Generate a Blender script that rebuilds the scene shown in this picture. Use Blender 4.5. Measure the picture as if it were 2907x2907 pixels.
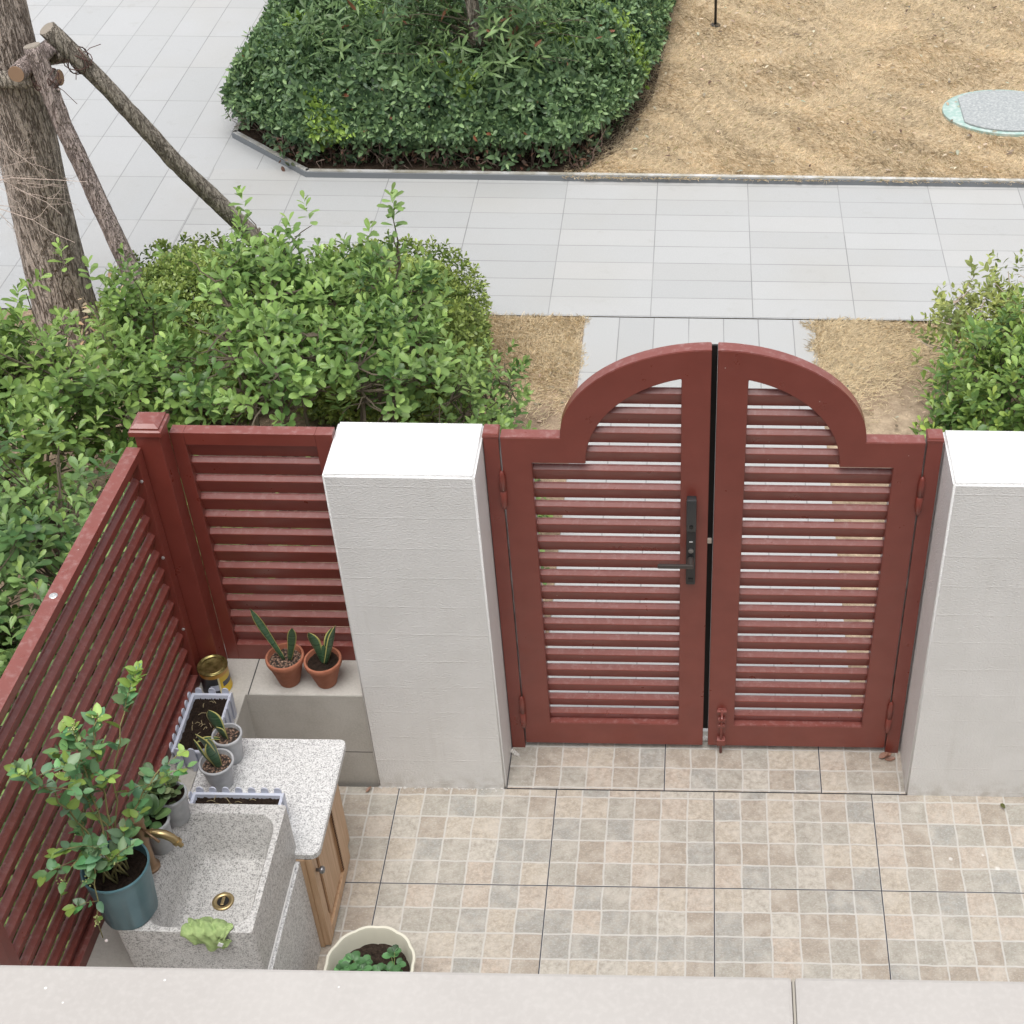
import bpy, bmesh, math, random
import numpy as np
from mathutils import Vector, Matrix
R_ = math.radians
for o in list(bpy.data.objects): bpy.data.objects.remove(o)
scene = bpy.context.scene
col = scene.collection

# ------------------------------------------------------------------ camera
F, PX, PY = 4295.7, 1935.0, 1345.0
PITCH, YAW, ROLL = 0.6829, 0.0083, -0.0089
CAM = Vector((-0.1033, -3.7101, 4.5805))
cam_d = bpy.data.cameras.new("camera"); cam = bpy.data.objects.new("camera", cam_d); col.objects.link(cam)
fwd = Vector((-math.sin(YAW)*math.cos(PITCH), math.cos(YAW)*math.cos(PITCH), -math.sin(PITCH)))
rgt = Vector((math.cos(YAW), math.sin(YAW), 0)); dwn = fwd.cross(rgt)
r0 = rgt*math.cos(ROLL) + dwn*math.sin(ROLL); d0 = -rgt*math.sin(ROLL) + dwn*math.cos(ROLL)
M = Matrix((r0, -d0, -fwd)).transposed().to_4x4(); M.translation = CAM
cam.matrix_world = M
cam_d.sensor_fit = 'HORIZONTAL'; cam_d.sensor_width = 36; cam_d.lens = F/2907*36
cam_d.shift_x = -(PX-1453.5)/2907; cam_d.shift_y = -(1453.5-PY)/2907
cam_d.clip_start = 0.05; cam_d.clip_end = 400
scene.camera = cam

# ------------------------------------------------------------------ world, sun, exposure
w = bpy.data.worlds.new("World"); scene.world = w; w.use_nodes = True
nt = w.node_tree; bg = nt.nodes['Background']
sky = nt.nodes.new('ShaderNodeTexSky'); sky.sky_type = 'NISHITA'; sky.sun_disc = False
SUN_EL, SUN_AZ = R_(76), R_(190)
sky.sun_elevation = SUN_EL; sky.sun_rotation = SUN_AZ
sky.air_density = 1.0; sky.dust_density = 4.0; sky.ozone_density = 1.0
hs = nt.nodes.new('ShaderNodeHueSaturation'); hs.inputs['Saturation'].default_value = 0.22
nt.links.new(sky.outputs[0], hs.inputs['Color']); nt.links.new(hs.outputs[0], bg.inputs[0])
bg.inputs[1].default_value = 0.13
sl = bpy.data.lights.new("sun", 'SUN'); so = bpy.data.objects.new("sun", sl); col.objects.link(so)
sl.energy = 1.45; sl.angle = R_(48); sl.color = (1, 0.975, 0.94)
sd = Vector((math.sin(SUN_AZ)*math.cos(SUN_EL), math.cos(SUN_AZ)*math.cos(SUN_EL), math.sin(SUN_EL)))
so.rotation_euler = sd.to_track_quat('Z', 'Y').to_euler()
scene.view_settings.view_transform = 'Standard'; scene.view_settings.look = 'None'
scene.view_settings.exposure = 0.55; scene.view_settings.gamma = 1

# ------------------------------------------------------------------ helpers
def link(o, parent=None):
    col.objects.link(o)
    if parent: o.parent = parent
    return o
def tag(o, label=None, cat=None, group=None, kind=None):
    if label: o['label'] = label
    if cat: o['category'] = cat
    if group: o['group'] = group
    if kind: o['kind'] = kind
    return o
def thing(name, label, cat, loc=(0, 0, 0), rotz=0, group=None):
    o = bpy.data.objects.new(name, None); o.empty_display_size = .1
    o.location = loc; o.rotation_euler = (0, 0, rotz); col.objects.link(o)
    return tag(o, label, cat, group)
class Geo:
    def __init__(s): s.v = []; s.f = []
    def add(s, vs, fs):
        n = len(s.v); s.v += [tuple(v) for v in vs]; s.f += [tuple(i+n for i in f) for f in fs]; return s
    def box(s, a, b, bev=0.0):
        x0, y0, z0 = a; x1, y1, z1 = b
        bm = bmesh.new(); bmesh.ops.create_cube(bm, size=1)
        for v in bm.verts: v.co = Vector(((x0+x1)/2+v.co.x*(x1-x0), (y0+y1)/2+v.co.y*(y1-y0), (z0+z1)/2+v.co.z*(z1-z0)))
        if bev: bmesh.ops.bevel(bm, geom=bm.edges[:]+bm.verts[:], offset=bev, segments=2, affect='EDGES', profile=.6)
        return s.bm(bm)
    def bm(s, bm, mat=None):
        bm.verts.index_update()
        s.add([(mat @ v.co if mat else v.co) for v in bm.verts], [[v.index for v in f.verts] for f in bm.faces]); bm.free(); return s
    def tube(s, pts, rad, n=8, cap=True):
        pts = [Vector(p) for p in pts]
        if not hasattr(rad, '__len__'): rad = [rad]*len(pts)
        base = len(s.v); prev = None
        for i, p in enumerate(pts):
            t = (pts[min(i+1, len(pts)-1)] - pts[max(i-1, 0)]).normalized()
            if prev is None:
                a = Vector((0, 0, 1)) if abs(t.z) < .9 else Vector((1, 0, 0)); u = t.cross(a).normalized()
            else: u = (prev - t*prev.dot(t)).normalized()
            prev = u; v = t.cross(u)
            for k in range(n):
                an = 2*math.pi*k/n
                s.v.append(tuple(p + (u*math.cos(an)+v*math.sin(an))*rad[i]))
        for i in range(len(pts)-1):
            for k in range(n):
                a = base+i*n+k; b = base+i*n+(k+1) % n
                s.f.append((a, b, b+n, a+n))
        if cap:
            s.f.append(tuple(base+k for k in range(n))[::-1]); s.f.append(tuple(base+(len(pts)-1)*n+k for k in range(n)))
        return s
    def lathe(s, prof, c=(0, 0, 0), n=32, rfun=None, closed=False):
        base = len(s.v); cx, cy, cz = c
        for (r, z) in prof:
            for k in range(n):
                an = 2*math.pi*k/n; rr = r*(rfun(an, z) if rfun else 1)
                s.v.append((cx+rr*math.cos(an), cy+rr*math.sin(an), cz+z))
        for i in range(len(prof)-1):
            for k in range(n):
                a = base+i*n+k; b = base+i*n+(k+1) % n
                s.f.append((a, b, b+n, a+n))
        if prof[0][0] > 0: s.f.append(tuple(base+k for k in range(n))[::-1])
        if prof[-1][0] > 0: s.f.append(tuple(base+(len(prof)-1)*n+k for k in range(n)))
        return s
    def prism(s, poly, lo, hi, axis='y', bev=0.0):
        """poly in (x,z) extruded along y, or (x,y) along z, or (y,z) along x"""
        bm = bmesh.new()
        def mk(p, t):
            if axis == 'y': return (p[0], t, p[1])
            if axis == 'z': return (p[0], p[1], t)
            return (t, p[0], p[1])
        a = [bm.verts.new(mk(p, lo)) for p in poly]; b = [bm.verts.new(mk(p, hi)) for p in poly]
        bm.faces.new(a); bm.faces.new(b[::-1])
        for i in range(len(poly)):
            j = (i+1) % len(poly); bm.faces.new((a[i], b[i], b[j], a[j]))
        bmesh.ops.recalc_face_normals(bm, faces=bm.faces[:])
        if bev:
            es = [e for e in bm.edges if e.calc_face_angle(0) > .5]
            bmesh.ops.bevel(bm, geom=es, offset=bev, segments=2, affect='EDGES')
        return s.bm(bm)
    def build(s, name, mat, parent=None, smooth=False, loc=None, auto=None):
        me = bpy.data.meshes.new(name); me.from_pydata(s.v, [], s.f)
        if mat: me.materials.append(mat)
        bm = bmesh.new(); bm.from_mesh(me); bmesh.ops.recalc_face_normals(bm, faces=bm.faces[:]); bm.to_mesh(me); bm.free()
        if smooth or auto:
            me.polygons.foreach_set('use_smooth', [True]*len(me.polygons))
            if auto: me.set_sharp_from_angle(angle=R_(auto))
        o = bpy.data.objects.new(name, me); link(o, parent)
        if loc: o.location = loc
        return o
def sheet(name, pts, z, mat, kind='structure', parent=None):
    g = Geo(); g.add([(x, y, z) for x, y in pts], [tuple(range(len(pts)))])
    o = g.build(name, mat, parent)
    if kind: o['kind'] = kind
    return o

# ------------------------------------------------------------------ node material helper
class Mt:
    def __init__(s, name, color=(.5, .5, .5), rough=.6, metal=0, spec=.5, bump=None):
        s.m = bpy.data.materials.new(name); s.m.use_nodes = True; s.t = s.m.node_tree
        s.b = s.t.nodes['Principled BSDF']
        s.b.inputs['Roughness'].default_value = rough; s.b.inputs['Metallic'].default_value = metal
        s.b.inputs['Specular IOR Level'].default_value = spec
        s.set('Base Color', color)
    def n(s, typ, **kw):
        nd = s.t.nodes.new(typ)
        for k, v in kw.items(): setattr(nd, k, v)
        return nd
    def set(s, inp, v):
        i = s.b.inputs[inp]
        if hasattr(v, 'node') or hasattr(v, 'is_output'): s.t.links.new(v, i)
        else: i.default_value = (*v, 1) if hasattr(v, '__len__') and len(v) == 3 else v
        return s
    def con(s, v, i):
        if hasattr(v, 'is_output'): s.t.links.new(v, i)
        elif hasattr(v, '__len__'): i.default_value = (*v, 1) if (len(v) == 3 and i.type == 'RGBA') else v
        else: i.default_value = v
    def coord(s, kind='Object'): return s.n('ShaderNodeTexCoord').outputs[kind]
    def pos(s): return s.n('ShaderNodeNewGeometry').outputs['Position']
    def sep(s, v): nd = s.n('ShaderNodeSeparateXYZ'); s.con(v, nd.inputs[0]); return nd.outputs
    def comb(s, x, y, z=0):
        nd = s.n('ShaderNodeCombineXYZ')
        for a, b in zip((x, y, z), nd.inputs): s.con(a, b)
        return nd.outputs[0]
    def noise(s, vec, scale, detail=4, rough=.55, out='Fac'):
        nd = s.n('ShaderNodeTexNoise'); s.con(vec, nd.inputs['Vector'])
        nd.inputs['Scale'].default_value = scale; nd.inputs['Detail'].default_value = detail; nd.inputs['Roughness'].default_value = rough
        return nd.outputs[out]
    def voro(s, vec, scale, feat='F1', out='Distance'):
        nd = s.n('ShaderNodeTexVoronoi', feature=feat); s.con(vec, nd.inputs['Vector']); nd.inputs['Scale'].default_value = scale
        return nd.outputs[out]
    def white(s, vec): nd = s.n('ShaderNodeTexWhiteNoise', noise_dimensions='3D'); s.con(vec, nd.inputs['Vector']); return nd.outputs['Value']
    def mul(s, vec, k): nd = s.n('ShaderNodeVectorMath', operation='MULTIPLY'); s.con(vec, nd.inputs[0]); nd.inputs[1].default_value = k; return nd.outputs[0]
    def vadd(s, a, b): nd = s.n('ShaderNodeVectorMath', operation='ADD'); s.con(a, nd.inputs[0]); s.con(b, nd.inputs[1]); return nd.outputs[0]
    def math(s, op, a, b=0., c=0.):
        nd = s.n('ShaderNodeMath', operation=op)
        for v, i in zip((a, b, c), nd.inputs): s.con(v, i)
        return nd.outputs[0]
    def ramp(s, fac, stops, interp='LINEAR'):
        nd = s.n('ShaderNodeValToRGB'); s.con(fac, nd.inputs[0]); cr = nd.color_ramp; cr.interpolation = interp
        while len(cr.elements) < len(stops): cr.elements.new(.5)
        for e, (p, c) in zip(cr.elements, stops): e.position = p; e.color = (*c, 1) if len(c) == 3 else c
        return nd.outputs[0]
    def rng(s, v, a, b, c=0., d=1.):
        nd = s.n('ShaderNodeMapRange'); s.con(v, nd.inputs[0])
        for i, x in zip(range(1, 5), (a, b, c, d)): nd.inputs[i].default_value = x
        return nd.outputs[0]
    def mix(s, fac, a, b, mode='MIX'):
        nd = s.n('ShaderNodeMix', data_type='RGBA', blend_type=mode)
        s.con(fac, nd.inputs[0]); s.con(a, nd.inputs[6]); s.con(b, nd.inputs[7]); return nd.outputs[2]
    def bump(s, h, strength=.3, dist=.01, prev=None):
        nd = s.n('ShaderNodeBump'); s.con(h, nd.inputs['Height']); nd.inputs['Strength'].default_value = strength; nd.inputs['Distance'].default_value = dist
        if prev: s.con(prev, nd.inputs['Normal'])
        s.t.links.new(nd.outputs[0], s.b.inputs['Normal']); return nd.outputs[0]
def line(m, c, period, off, wd):
    """1 on a joint line repeating every `period` along scalar c, width wd"""
    f = m.math('FRACT', m.math('DIVIDE', m.math('SUBTRACT', c, off), period))
    d = m.math('MULTIPLY', m.math('MINIMUM', f, m.math('SUBTRACT', 1., f)), period)
    return m.rng(d, wd*.5, wd*.5+.0012, 1, 0)
def idx(m, c, period, off): return m.math('FLOOR', m.math('DIVIDE', m.math('SUBTRACT', c, off), period))

# red painted metal
def red_paint():
    m = Mt('red_paint', rough=.34, spec=.75); p = m.pos()
    c = m.ramp(m.noise(p, 9, 5), [(.3, (.180, .034, .023)), (.7, (.21, .043, .030))])
    dust_sheen = m.math('ADD', m.rng(m.noise(p, 46, 6, .7), .50, .78, 0, .42), .10)
    up = m.rng(m.sep(m.n('ShaderNodeNewGeometry').outputs['Normal'])[2], .45, .85, .0, 1)
    c = m.mix(m.math('MULTIPLY', dust_sheen, up), c, (.50, .35, .34))  # upward faces: dust tone with sky reflection painted into the colour
    specks = m.rng(m.voro(p, 26), .02, .06, 1, 0)
    sp2 = m.math('MULTIPLY', specks, m.math('GREATER_THAN', m.white(m.mul(p, (0, 0, 0)))if 0 else m.sep(m.voro(p, 26, out='Color'))[0], .90))
    c = m.mix(sp2, c, (.6, .55, .5))
    m.set('Base Color', c); m.set('Roughness', m.rng(m.noise(p, 14, 4), .3, .7, .27, .46))
    m.bump(m.noise(p, 240, 3), .06, .002); return m.m
RED = red_paint()
def stucco():
    m = Mt('white_stucco', rough=.5, spec=.55); p = m.pos(); s = m.sep(p)
    wob = m.math('MULTIPLY', m.math('SUBTRACT', m.noise(p, 5, 3), .5), .012)
    zz = m.math('ADD', s[2], wob)
    f = m.math('FRACT', m.math('DIVIDE', m.math('ADD', zz, .043), .1335))
    ridge = m.math('MULTIPLY', m.rng(m.math('ABSOLUTE', m.math('SUBTRACT', f, .5)), 0, .03, 1, 0), m.rng(m.noise(p, 11, 3), .35, .6, .3, 1))
    n1 = m.noise(m.mul(p, (1, 1, 1.5)), 120, 3, .6)
    h = m.math('ADD', n1, m.math('MULTIPLY', ridge, .24))
    c = m.ramp(m.noise(p, 6, 5), [(.3, (.73, .73, .72)), (.7, (.79, .79, .785))])
    dirt_shade = m.math('MULTIPLY', m.rng(s[2], 0, .10, 1, 0), m.rng(m.noise(p, 22, 4), .4, .65, .0, .55))  # dirt at the foot, doubling as contact shade painted into the colour
    streak = m.math('MULTIPLY', m.rng(m.noise(m.mul(p, (1, 1, .06)), 26, 4, .6), .52, .75, 0, .35), m.rng(m.noise(p, 2.5, 3), .4, .7, 0, 1))
    c = m.mix(streak, c, (.60, .59, .56)); c = m.mix(dirt_shade, c, (.42, .39, .34))
    m.set('Base Color', c); m.bump(h, .7, .006); return m.m
STUCCO = stucco()
def granite(name, a=(.60, .595, .58), b=(.13, .13, .14), sc=150):
    m = Mt(name, rough=.5, spec=.4); p = m.pos()
    n = m.noise(p, sc, 5, .75); n2 = m.noise(p, sc*.33, 3)
    k = m.math('ADD', m.math('MULTIPLY', n, .8), m.math('MULTIPLY', n2, .2))
    c = m.ramp(k, [(.36, b), (.455, tuple(x*.6 for x in a)), (.50, a), (.62, tuple(min(1, x*1.22) for x in a))])
    pk = m.rng(m.voro(p, sc*.6), .0, .22, .35, 0)
    c = m.mix(pk, c, (.55, .45, .38))
    m.set('Base Color', c); m.set('Roughness', m.rng(n, .3, .7, .35, .6)); m.bump(n, .12, .002); return m.m
GRAN = granite('speckled_granite', (.63, .63, .625), (.17, .17, .19), 210)
GRAN_R = granite('rough_granite', (.50, .49, .475), (.13, .125, .12), 210)
def ledge_tile():
    m = Mt('ledge_tile', rough=.7); p = m.pos()
    n = m.noise(p, 110, 5, .7)
    c = m.ramp(m.noise(p, 9, 5), [(.3, (.40, .385, .35)), (.7, (.49, .475, .44))])
    c = m.mix(m.rng(n, .35, .65, 0, .5), c, (.55, .53, .49)); s = m.sep(p)
    j = m.math('MAXIMUM', line(m, s[2], .4, .181, .004), line(m, s[0], .6, -1.69, .0035))
    nz = m.sep(m.n('ShaderNodeNewGeometry').outputs['Normal'])
    jz = m.math('MULTIPLY', line(m, s[2], .9, .181, .003), m.math('LESS_THAN', nz[2], .5))
    jx = m.math('MULTIPLY', line(m, s[0], .6, -1.698, .0035), m.math('GREATER_THAN', nz[2], .5))
    c = m.mix(m.math('MAXIMUM', jz, jx), c, (.05, .05, .05))
    m.set('Base Color', c); m.bump(n, .5, .004); return m.m
LEDGE = ledge_tile()
def floor_tile(name, jx, jy, ry):
    m = Mt(name, rough=.45, spec=.4); p = m.pos(); s = m.sep(p)
    wx = m.math('MULTIPLY', m.math('SUBTRACT', m.noise(p, 13, 2), .5), .011)
    wy = m.math('MULTIPLY', m.math('SUBTRACT', m.noise(m.vadd(p, (5.3, 1.7, 0)), 13, 2), .5), .011)
    x = m.math('ADD', s[0], wx); y = m.math('ADD', s[1], wy)
    grout = m.math('MAXIMUM', line(m, x, .1, jx, .0052), line(m, y, .1, ry, .0052))
    joint = m.math('MAXIMUM', line(m, s[0], .6, jx, .0028), line(m, s[1], .6, jy, .0028))
    cell = m.comb(idx(m, s[0], .1, jx), idx(m, s[1], .1, ry), 1)
    r1 = m.white(cell); r2 = m.white(m.vadd(cell, (17, 3, 9)))
    base = m.ramp(r1, [(0, (.37, .315, .255)), (.18, (.50, .44, .36)), (.38, (.38, .365, .32)), (.55, (.50, .42, .345)), (.70, (.33, .335, .315)), (.88, (.51, .48, .42))], 'CONSTANT')
    base = m.mix(m.rng(r2, 0, 1, 0, .18), base, (.46, .43, .38))
    mot = m.noise(p, 55, 7, .7); mot2 = m.noise(p, 14, 4)
    base = m.mix(m.rng(mot, .32, .66, .8, 0), base, (.25, .22, .185)); base = m.mix(m.rng(mot2, .45, .7, 0, .45), base, (.56, .52, .46))
    base = m.mix(m.rng(m.noise(m.mul(p,(1,1.6,1)), 120, 4, .7), .52, .68, 0, .35), base, (.66, .63, .58))
    c = m.mix(m.math('MULTIPLY', grout, .82), base, m.mix(m.noise(p, 40, 3), (.45, .435, .405), (.58, .565, .535)))
    # dried white paint spots with a shape of their own
    def blot(cx, cy, r):
        dx = m.math('SUBTRACT', s[0], cx); dy = m.math('SUBTRACT', s[1], cy)
        d = m.math('SQRT', m.math('ADD', m.math('MULTIPLY', dx, dx), m.math('MULTIPLY', dy, dy)))
        d = m.math('ADD', d, m.math('MULTIPLY', m.math('SUBTRACT', m.noise(p, 60, 3), .5), r*1.6))
        return m.rng(d, r*.6, r*1.1, .55, 0)
    bl = None
    for q in ((.865, -.29, .008), (1.03, -.33, .010), (.985, -.27, .005)):
        k = blot(*q); bl = k if bl is None else m.math('MAXIMUM', bl, k)
    c = m.mix(bl, c, (.72, .71, .69))
    c = m.mix(joint, c, (.03, .032, .045))
    m.set('Base Color', c)
    h = m.math('SUBTRACT', m.math('ADD', mot, m.math('MULTIPLY', mot2, .6)), m.math('MULTIPLY', grout, .5))
    m.bump(h, .45, .004); return m.m
def paving(name, px, ox, py, oy, wd=.005, a=(.405, .41, .408), b=(.46, .463, .46)):
    m = Mt(name, rough=.75, spec=.3); p = m.pos(); s = m.sep(p)
    j = m.math('MAXIMUM', line(m, s[0], px, ox, wd), line(m, s[1], py, oy, wd))
    cell = m.comb(idx(m, s[0], px, ox), idx(m, s[1], py, oy), 3); r = m.white(cell)
    c = m.mix(r, a, b); r2 = m.white(m.vadd(cell, (3, 7, 1)))
    c = m.mix(m.rng(r2, .7, 1, 0, .35), c, (.46, .45, .43))
    g = m.noise(p, 190, 4, .8); c = m.mix(m.rng(g, .3, .7, .35, 0), c, (.34, .35, .36)); c = m.mix(m.rng(g, .5, .75, 0, .4), c, (.56, .56, .56))
    c = m.mix(m.rng(m.noise(p, 1.3, 5), .45, .75, 0, .45), c, (.40, .388, .36))
    c = m.mix(m.rng(m.noise(p, 6, 6, .7), .6, .75, 0, .35), c, (.33, .32, .295))
    c = m.mix(m.math('MULTIPLY', j, m.rng(m.noise(p, 2.5, 3), .3, .65, .45, 1)), c, (.24, .24, .24))
    m.set('Base Color', c); m.bump(m.math('SUBTRACT', g, j), .25, .004); return m.m
def soil_mat(name, a, b, sc=30, str_=.9):
    m = Mt(name, rough=.95, spec=.15); p = m.pos()
    n = m.noise(p, sc, 8, .7); c = m.ramp(n, [(.3, a), (.55, b), (.75, tuple(min(1, x*1.5) for x in b))])
    v = m.rng(m.voro(p, sc*3.2), 0, .14, .5, 0); c = m.mix(v, c, tuple(min(1, x*2) for x in b))
    m.set('Base Color', c); m.bump(m.math('ADD', n, m.noise(p, sc*5, 4)), str_, .012); return m.m
GROUND = soil_mat('bare_soil', (.22, .16, .11), (.42, .33, .235), 7)
BEDSOIL = soil_mat('bed_soil', (.04, .028, .02), (.10, .07, .05), 12)
POTSOIL = soil_mat('potting_soil', (.012, .009, .007), (.045, .030, .022), 90)
STRAW = soil_mat('straw_ground', (.38, .29, .18), (.54, .43, .29), 16)
def bark(name, a, b, sc=18):
    m = Mt(name, rough=.95, spec=.15); p = m.coord()
    q = m.mul(p, (1, 1, .16))
    r1 = m.math('ABSOLUTE', m.math('SUBTRACT', m.noise(q, sc, 3, .6), .5)); r2 = m.math('ABSOLUTE', m.math('SUBTRACT', m.noise(m.vadd(q, (3, 8, 2)), sc*1.7, 3, .6), .5))
    k = m.math('MULTIPLY', m.rng(r1, 0, .045, 0, 1), m.rng(r2, 0, .03, .35, 1)); n = m.noise(m.mul(p, (1, 1, .5)), sc*2.2, 5, .7)
    c = m.mix(k, a, b); c = m.mix(m.rng(n, .38, .7, .45, 0), c, a); c = m.mix(m.rng(m.noise(p, 5, 4), .5, .75, 0, .4), c, tuple(min(1, x*1.25) for x in b))
    m.set('Base Color', c); m.bump(m.math('ADD', m.math('MULTIPLY', k, .8), n), 1., .02); return m.m
BARK = bark('tree_bark', (.20, .16, .13), (.72, .62, .54), 26)
POLE = bark('pole_bark', (.20, .17, .14), (.56, .50, .42), 34)
POLE2 = bark('pale_pole_bark', (.32, .25, .225), (.66, .55, .51), 30)
CUT = Mt('cut_wood', (.30, .19, .12), .9).m
CUTG = Mt('weathered_cut', (.34, .30, .25), .9).m
def leaf_mat(name, rough=.38, trans=.25):
    m = Mt(name, rough=rough, spec=.45); a = m.n('ShaderNodeAttribute', attribute_name='tint')
    m.set('Base Color', a.outputs['Color'])
    tr = m.n('ShaderNodeBsdfTranslucent'); m.t.links.new(a.outputs['Color'], tr.inputs['Color'])
    ms = m.n('ShaderNodeMixShader'); ms.inputs[0].default_value = trans
    out = m.t.nodes['Material Output']
    m.t.links.new(m.b.outputs[0], ms.inputs[1]); m.t.links.new(tr.outputs[0], ms.inputs[2]); m.t.links.new(ms.outputs[0], out.inputs[0])
    return m.m
LEAF = leaf_mat('leaf'); GRASS = leaf_mat('dry_grass_blade', .85, .3)
TWIG = Mt('twig_bark', (.13, .105, .075), .9).m
TWIGP = Mt('pale_twig', (.52, .42, .36), .9).m
GTWIG = Mt('green_stem', (.16, .20, .06), .7).m

# ------------------------------------------------------------------ leaf engine
rs = np.random.RandomState(7)
def unit(a): return a/np.maximum(np.linalg.norm(a, axis=-1, keepdims=True), 1e-9)
TPL = {  # stations (t, half width as a share of length)
 'obovate': [(.28, .11), (.62, .225), (.88, .19)],
 'ovate': [(.22, .20), (.52, .235), (.82, .135)],
 'lance': [(.25, .10), (.55, .12), (.82, .07)],
 'round': [(.18, .24), (.52, .35), (.84, .24)]}
QUADS = [(0, 2, 1), (0, 3, 2), (1, 2, 5, 4), (2, 3, 6, 5), (4, 5, 8, 7), (5, 6, 9, 8), (7, 8, 10), (8, 9, 10)]
def leaf_object(name, P, D, U, L, tint, parent=None, shape='obovate', fold=.28, droop=.16, mat=None, wmul=1.0):
    N = len(P); D = unit(D); S = unit(np.cross(D, U)); U = unit(np.cross(S, D)); L = np.broadcast_to(np.asarray(L, float), (N,))[:, None]
    st = TPL[shape]; V = np.zeros((N, 11, 3)); dr = (droop*rs.uniform(.2, 1.7, (N, 1))); wv = wmul*rs.uniform(.85, 1.15, (N, 1))
    def pt(t, sgn, wd): return P + D*L*t + S*L*wd*wv*sgn + U*L*(wd*wv*fold*abs(sgn) - dr*t*t)
    V[:, 0] = P
    for j in range(3):
        t, wd = st[j]; V[:, 1+3*j] = pt(t, -1, wd); V[:, 2+3*j] = pt(t, 0, 0); V[:, 3+3*j] = pt(t, 1, wd)
    V[:, 10] = pt(1, 0, 0)
    sizes = np.tile([len(q) for q in QUADS], N); flat = np.array([i for q in QUADS for i in q])
    loops = (np.arange(N)[:, None]*11 + flat[None]).ravel()
    me = bpy.data.meshes.new(name); me.vertices.add(N*11); me.vertices.foreach_set('co', V.ravel())
    me.loops.add(len(loops)); me.loops.foreach_set('vertex_index', loops.astype(np.int32))
    me.polygons.add(len(sizes)); me.polygons.foreach_set('loop_start', np.concatenate(([0], np.cumsum(sizes)[:-1])).astype(np.int32))
    me.update(calc_edges=True); me.validate()
    me.polygons.foreach_set('use_smooth', np.ones(len(me.polygons), bool))
    at = me.color_attributes.new('tint', 'FLOAT_COLOR', 'POINT')
    c = np.ones((N, 11, 4)); c[:, :, :3] = tint[:, None, :]
    c[:, [2, 5, 8], :3] *= 1.15
    at.data.foreach_set('color', c.ravel())
    me.materials.append(mat or LEAF)
    return link(bpy.data.objects.new(name, me), parent)
def greens(n, dark, light, frac_light=.2, jit=.12, yellow=None, fy=0):
    d = np.array(dark); l = np.array(light)
    t = rs.beta(1.3, 2.2, n)[:, None]; t = np.where(rs.rand(n, 1) < frac_light, .6+.4*rs.rand(n, 1), t*.6)
    c = d*(1-t) + l*t; c *= (1 + jit*rs.randn(n, 1)); c[:, 0] *= (1+.10*rs.randn(n)); 
    if yellow is not None:
        k = rs.rand(n) < fy; c[k] = np.array(yellow)*(1+.15*rs.randn(k.sum(), 1))
    return np.clip(c, .004, 1)
def shoots(P, D, n, seg, length, dark, light, young=(.22, .36, .06), opp=False, spread=(78, 22), young_n=3, warm=(2.25, 1.84, 1.42)):
    dark = np.array(dark)*warm*.72; light = np.array(light)*warm; young = np.array(young)*1.12
    """leaf arrays for shoots starting at P, running along D"""
    N = len(P); D = unit(D); A = unit(np.cross(D, rs.randn(N, 3))); B = np.cross(D, A)
    ph0 = rs.uniform(0, 6.28, N); outP = []; outD = []; outU = []; outL = []; outT = []
    sh = rs.rand(N, 1); bc = np.array(dark)*(1-sh) + np.array(light)*sh*0.7 + np.array(dark)*sh*.3
    for k in range(n):
        u = k/(n-1.0); an = ph0 + (k*2.4 if not opp else (k//2)*1.571+(k % 2)*3.1416) + rs.uniform(-.3, .3, N)
        rad = A*np.cos(an)[:, None] + B*np.sin(an)[:, None]
        sp = R_(spread[0]+(spread[1]-spread[0])*u**1.3) + rs.uniform(-.15, .15, N); sp = sp[:, None]
        d = D*np.cos(sp) + rad*np.sin(sp); up = D*np.sin(sp) - rad*np.cos(sp)
        outP.append(P + D*(seg*(.15+.85*u))*(1+0*sh)); outD.append(d); outU.append(up)
        sz = length*(.75+.5*math.sin(math.pi*min(1, .25+u*.7)))*.8
        outL.append(sz*rs.uniform(.75, 1.2, N))
        yk = max(0, (k-(n-1-young_n))/max(1, young_n)) * (.25+.75*rs.rand(N, 1))
        c = bc*(1-yk) + np.array(young)*yk; outT.append(np.clip(c*(1+.13*rs.randn(N, 1)), .004, 1))
    return [np.concatenate(x) for x in (outP, outD, outU, outL, outT)]
def curve(a, b, sag=0.1, n=5, jit=.0):
    a = Vector(a); b = Vector(b); pts = []
    for i in range(n+1):
        t = i/n; p = a.lerp(b, t); p.z += sag*math.sin(math.pi*t)
        if jit and 0 < i < n: p += Vector(rs.randn(3)*jit)
        pts.append(p)
    return pts

# ================================================================== SETTING
ZO = -0.28
sheet('ground', [(-60, -60), (60, -60), (60, 90), (-60, 90)], ZO-.03, GROUND)
road_a = paving('light_granite_paving', .5985, -.355, .1975, 5.30)
road_b = paving('grey_granite_paving', .295, -3.354, .574, 5.328, .005, (.425, .433, .436), (.462, .467, .47))
sheet('paved_road', [(-3.354, 3.71), (14, 3.71), (14, 5.45), (-3.354, 5.45)], ZO, road_a)
sheet('paved_walkway', [(-30, 1.5), (-4.4, 1.5), (-4.4, 3.71), (-3.354, 3.71), (-3.354, 5.45), (-2.62, 5.45), (-2.62, 40), (-30, 40)], ZO+.0, road_b)
sheet('entrance_path', [(-.735, .25), (.60, .25), (.60, 3.706), (-.735, 3.706)], ZO-.004, paving('path_paving', .2015, -.735, .60, 3.15, .005))
# courtyard slab and threshold
g = Geo(); g.box((-2.05, -2.95, ZO-.02), (6, 0.0, 0)); o = g.build('courtyard_floor', floor_tile('courtyard_tile', 0.0, -.434, -.434)); o['kind'] = 'structure'
g = Geo(); g.box((-.79, .0015, ZO-.02), (.73, .30, .004)); o = g.build('gate_threshold', floor_tile('threshold_tile', -.19, .0, .01)); o['kind'] = 'structure'
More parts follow.
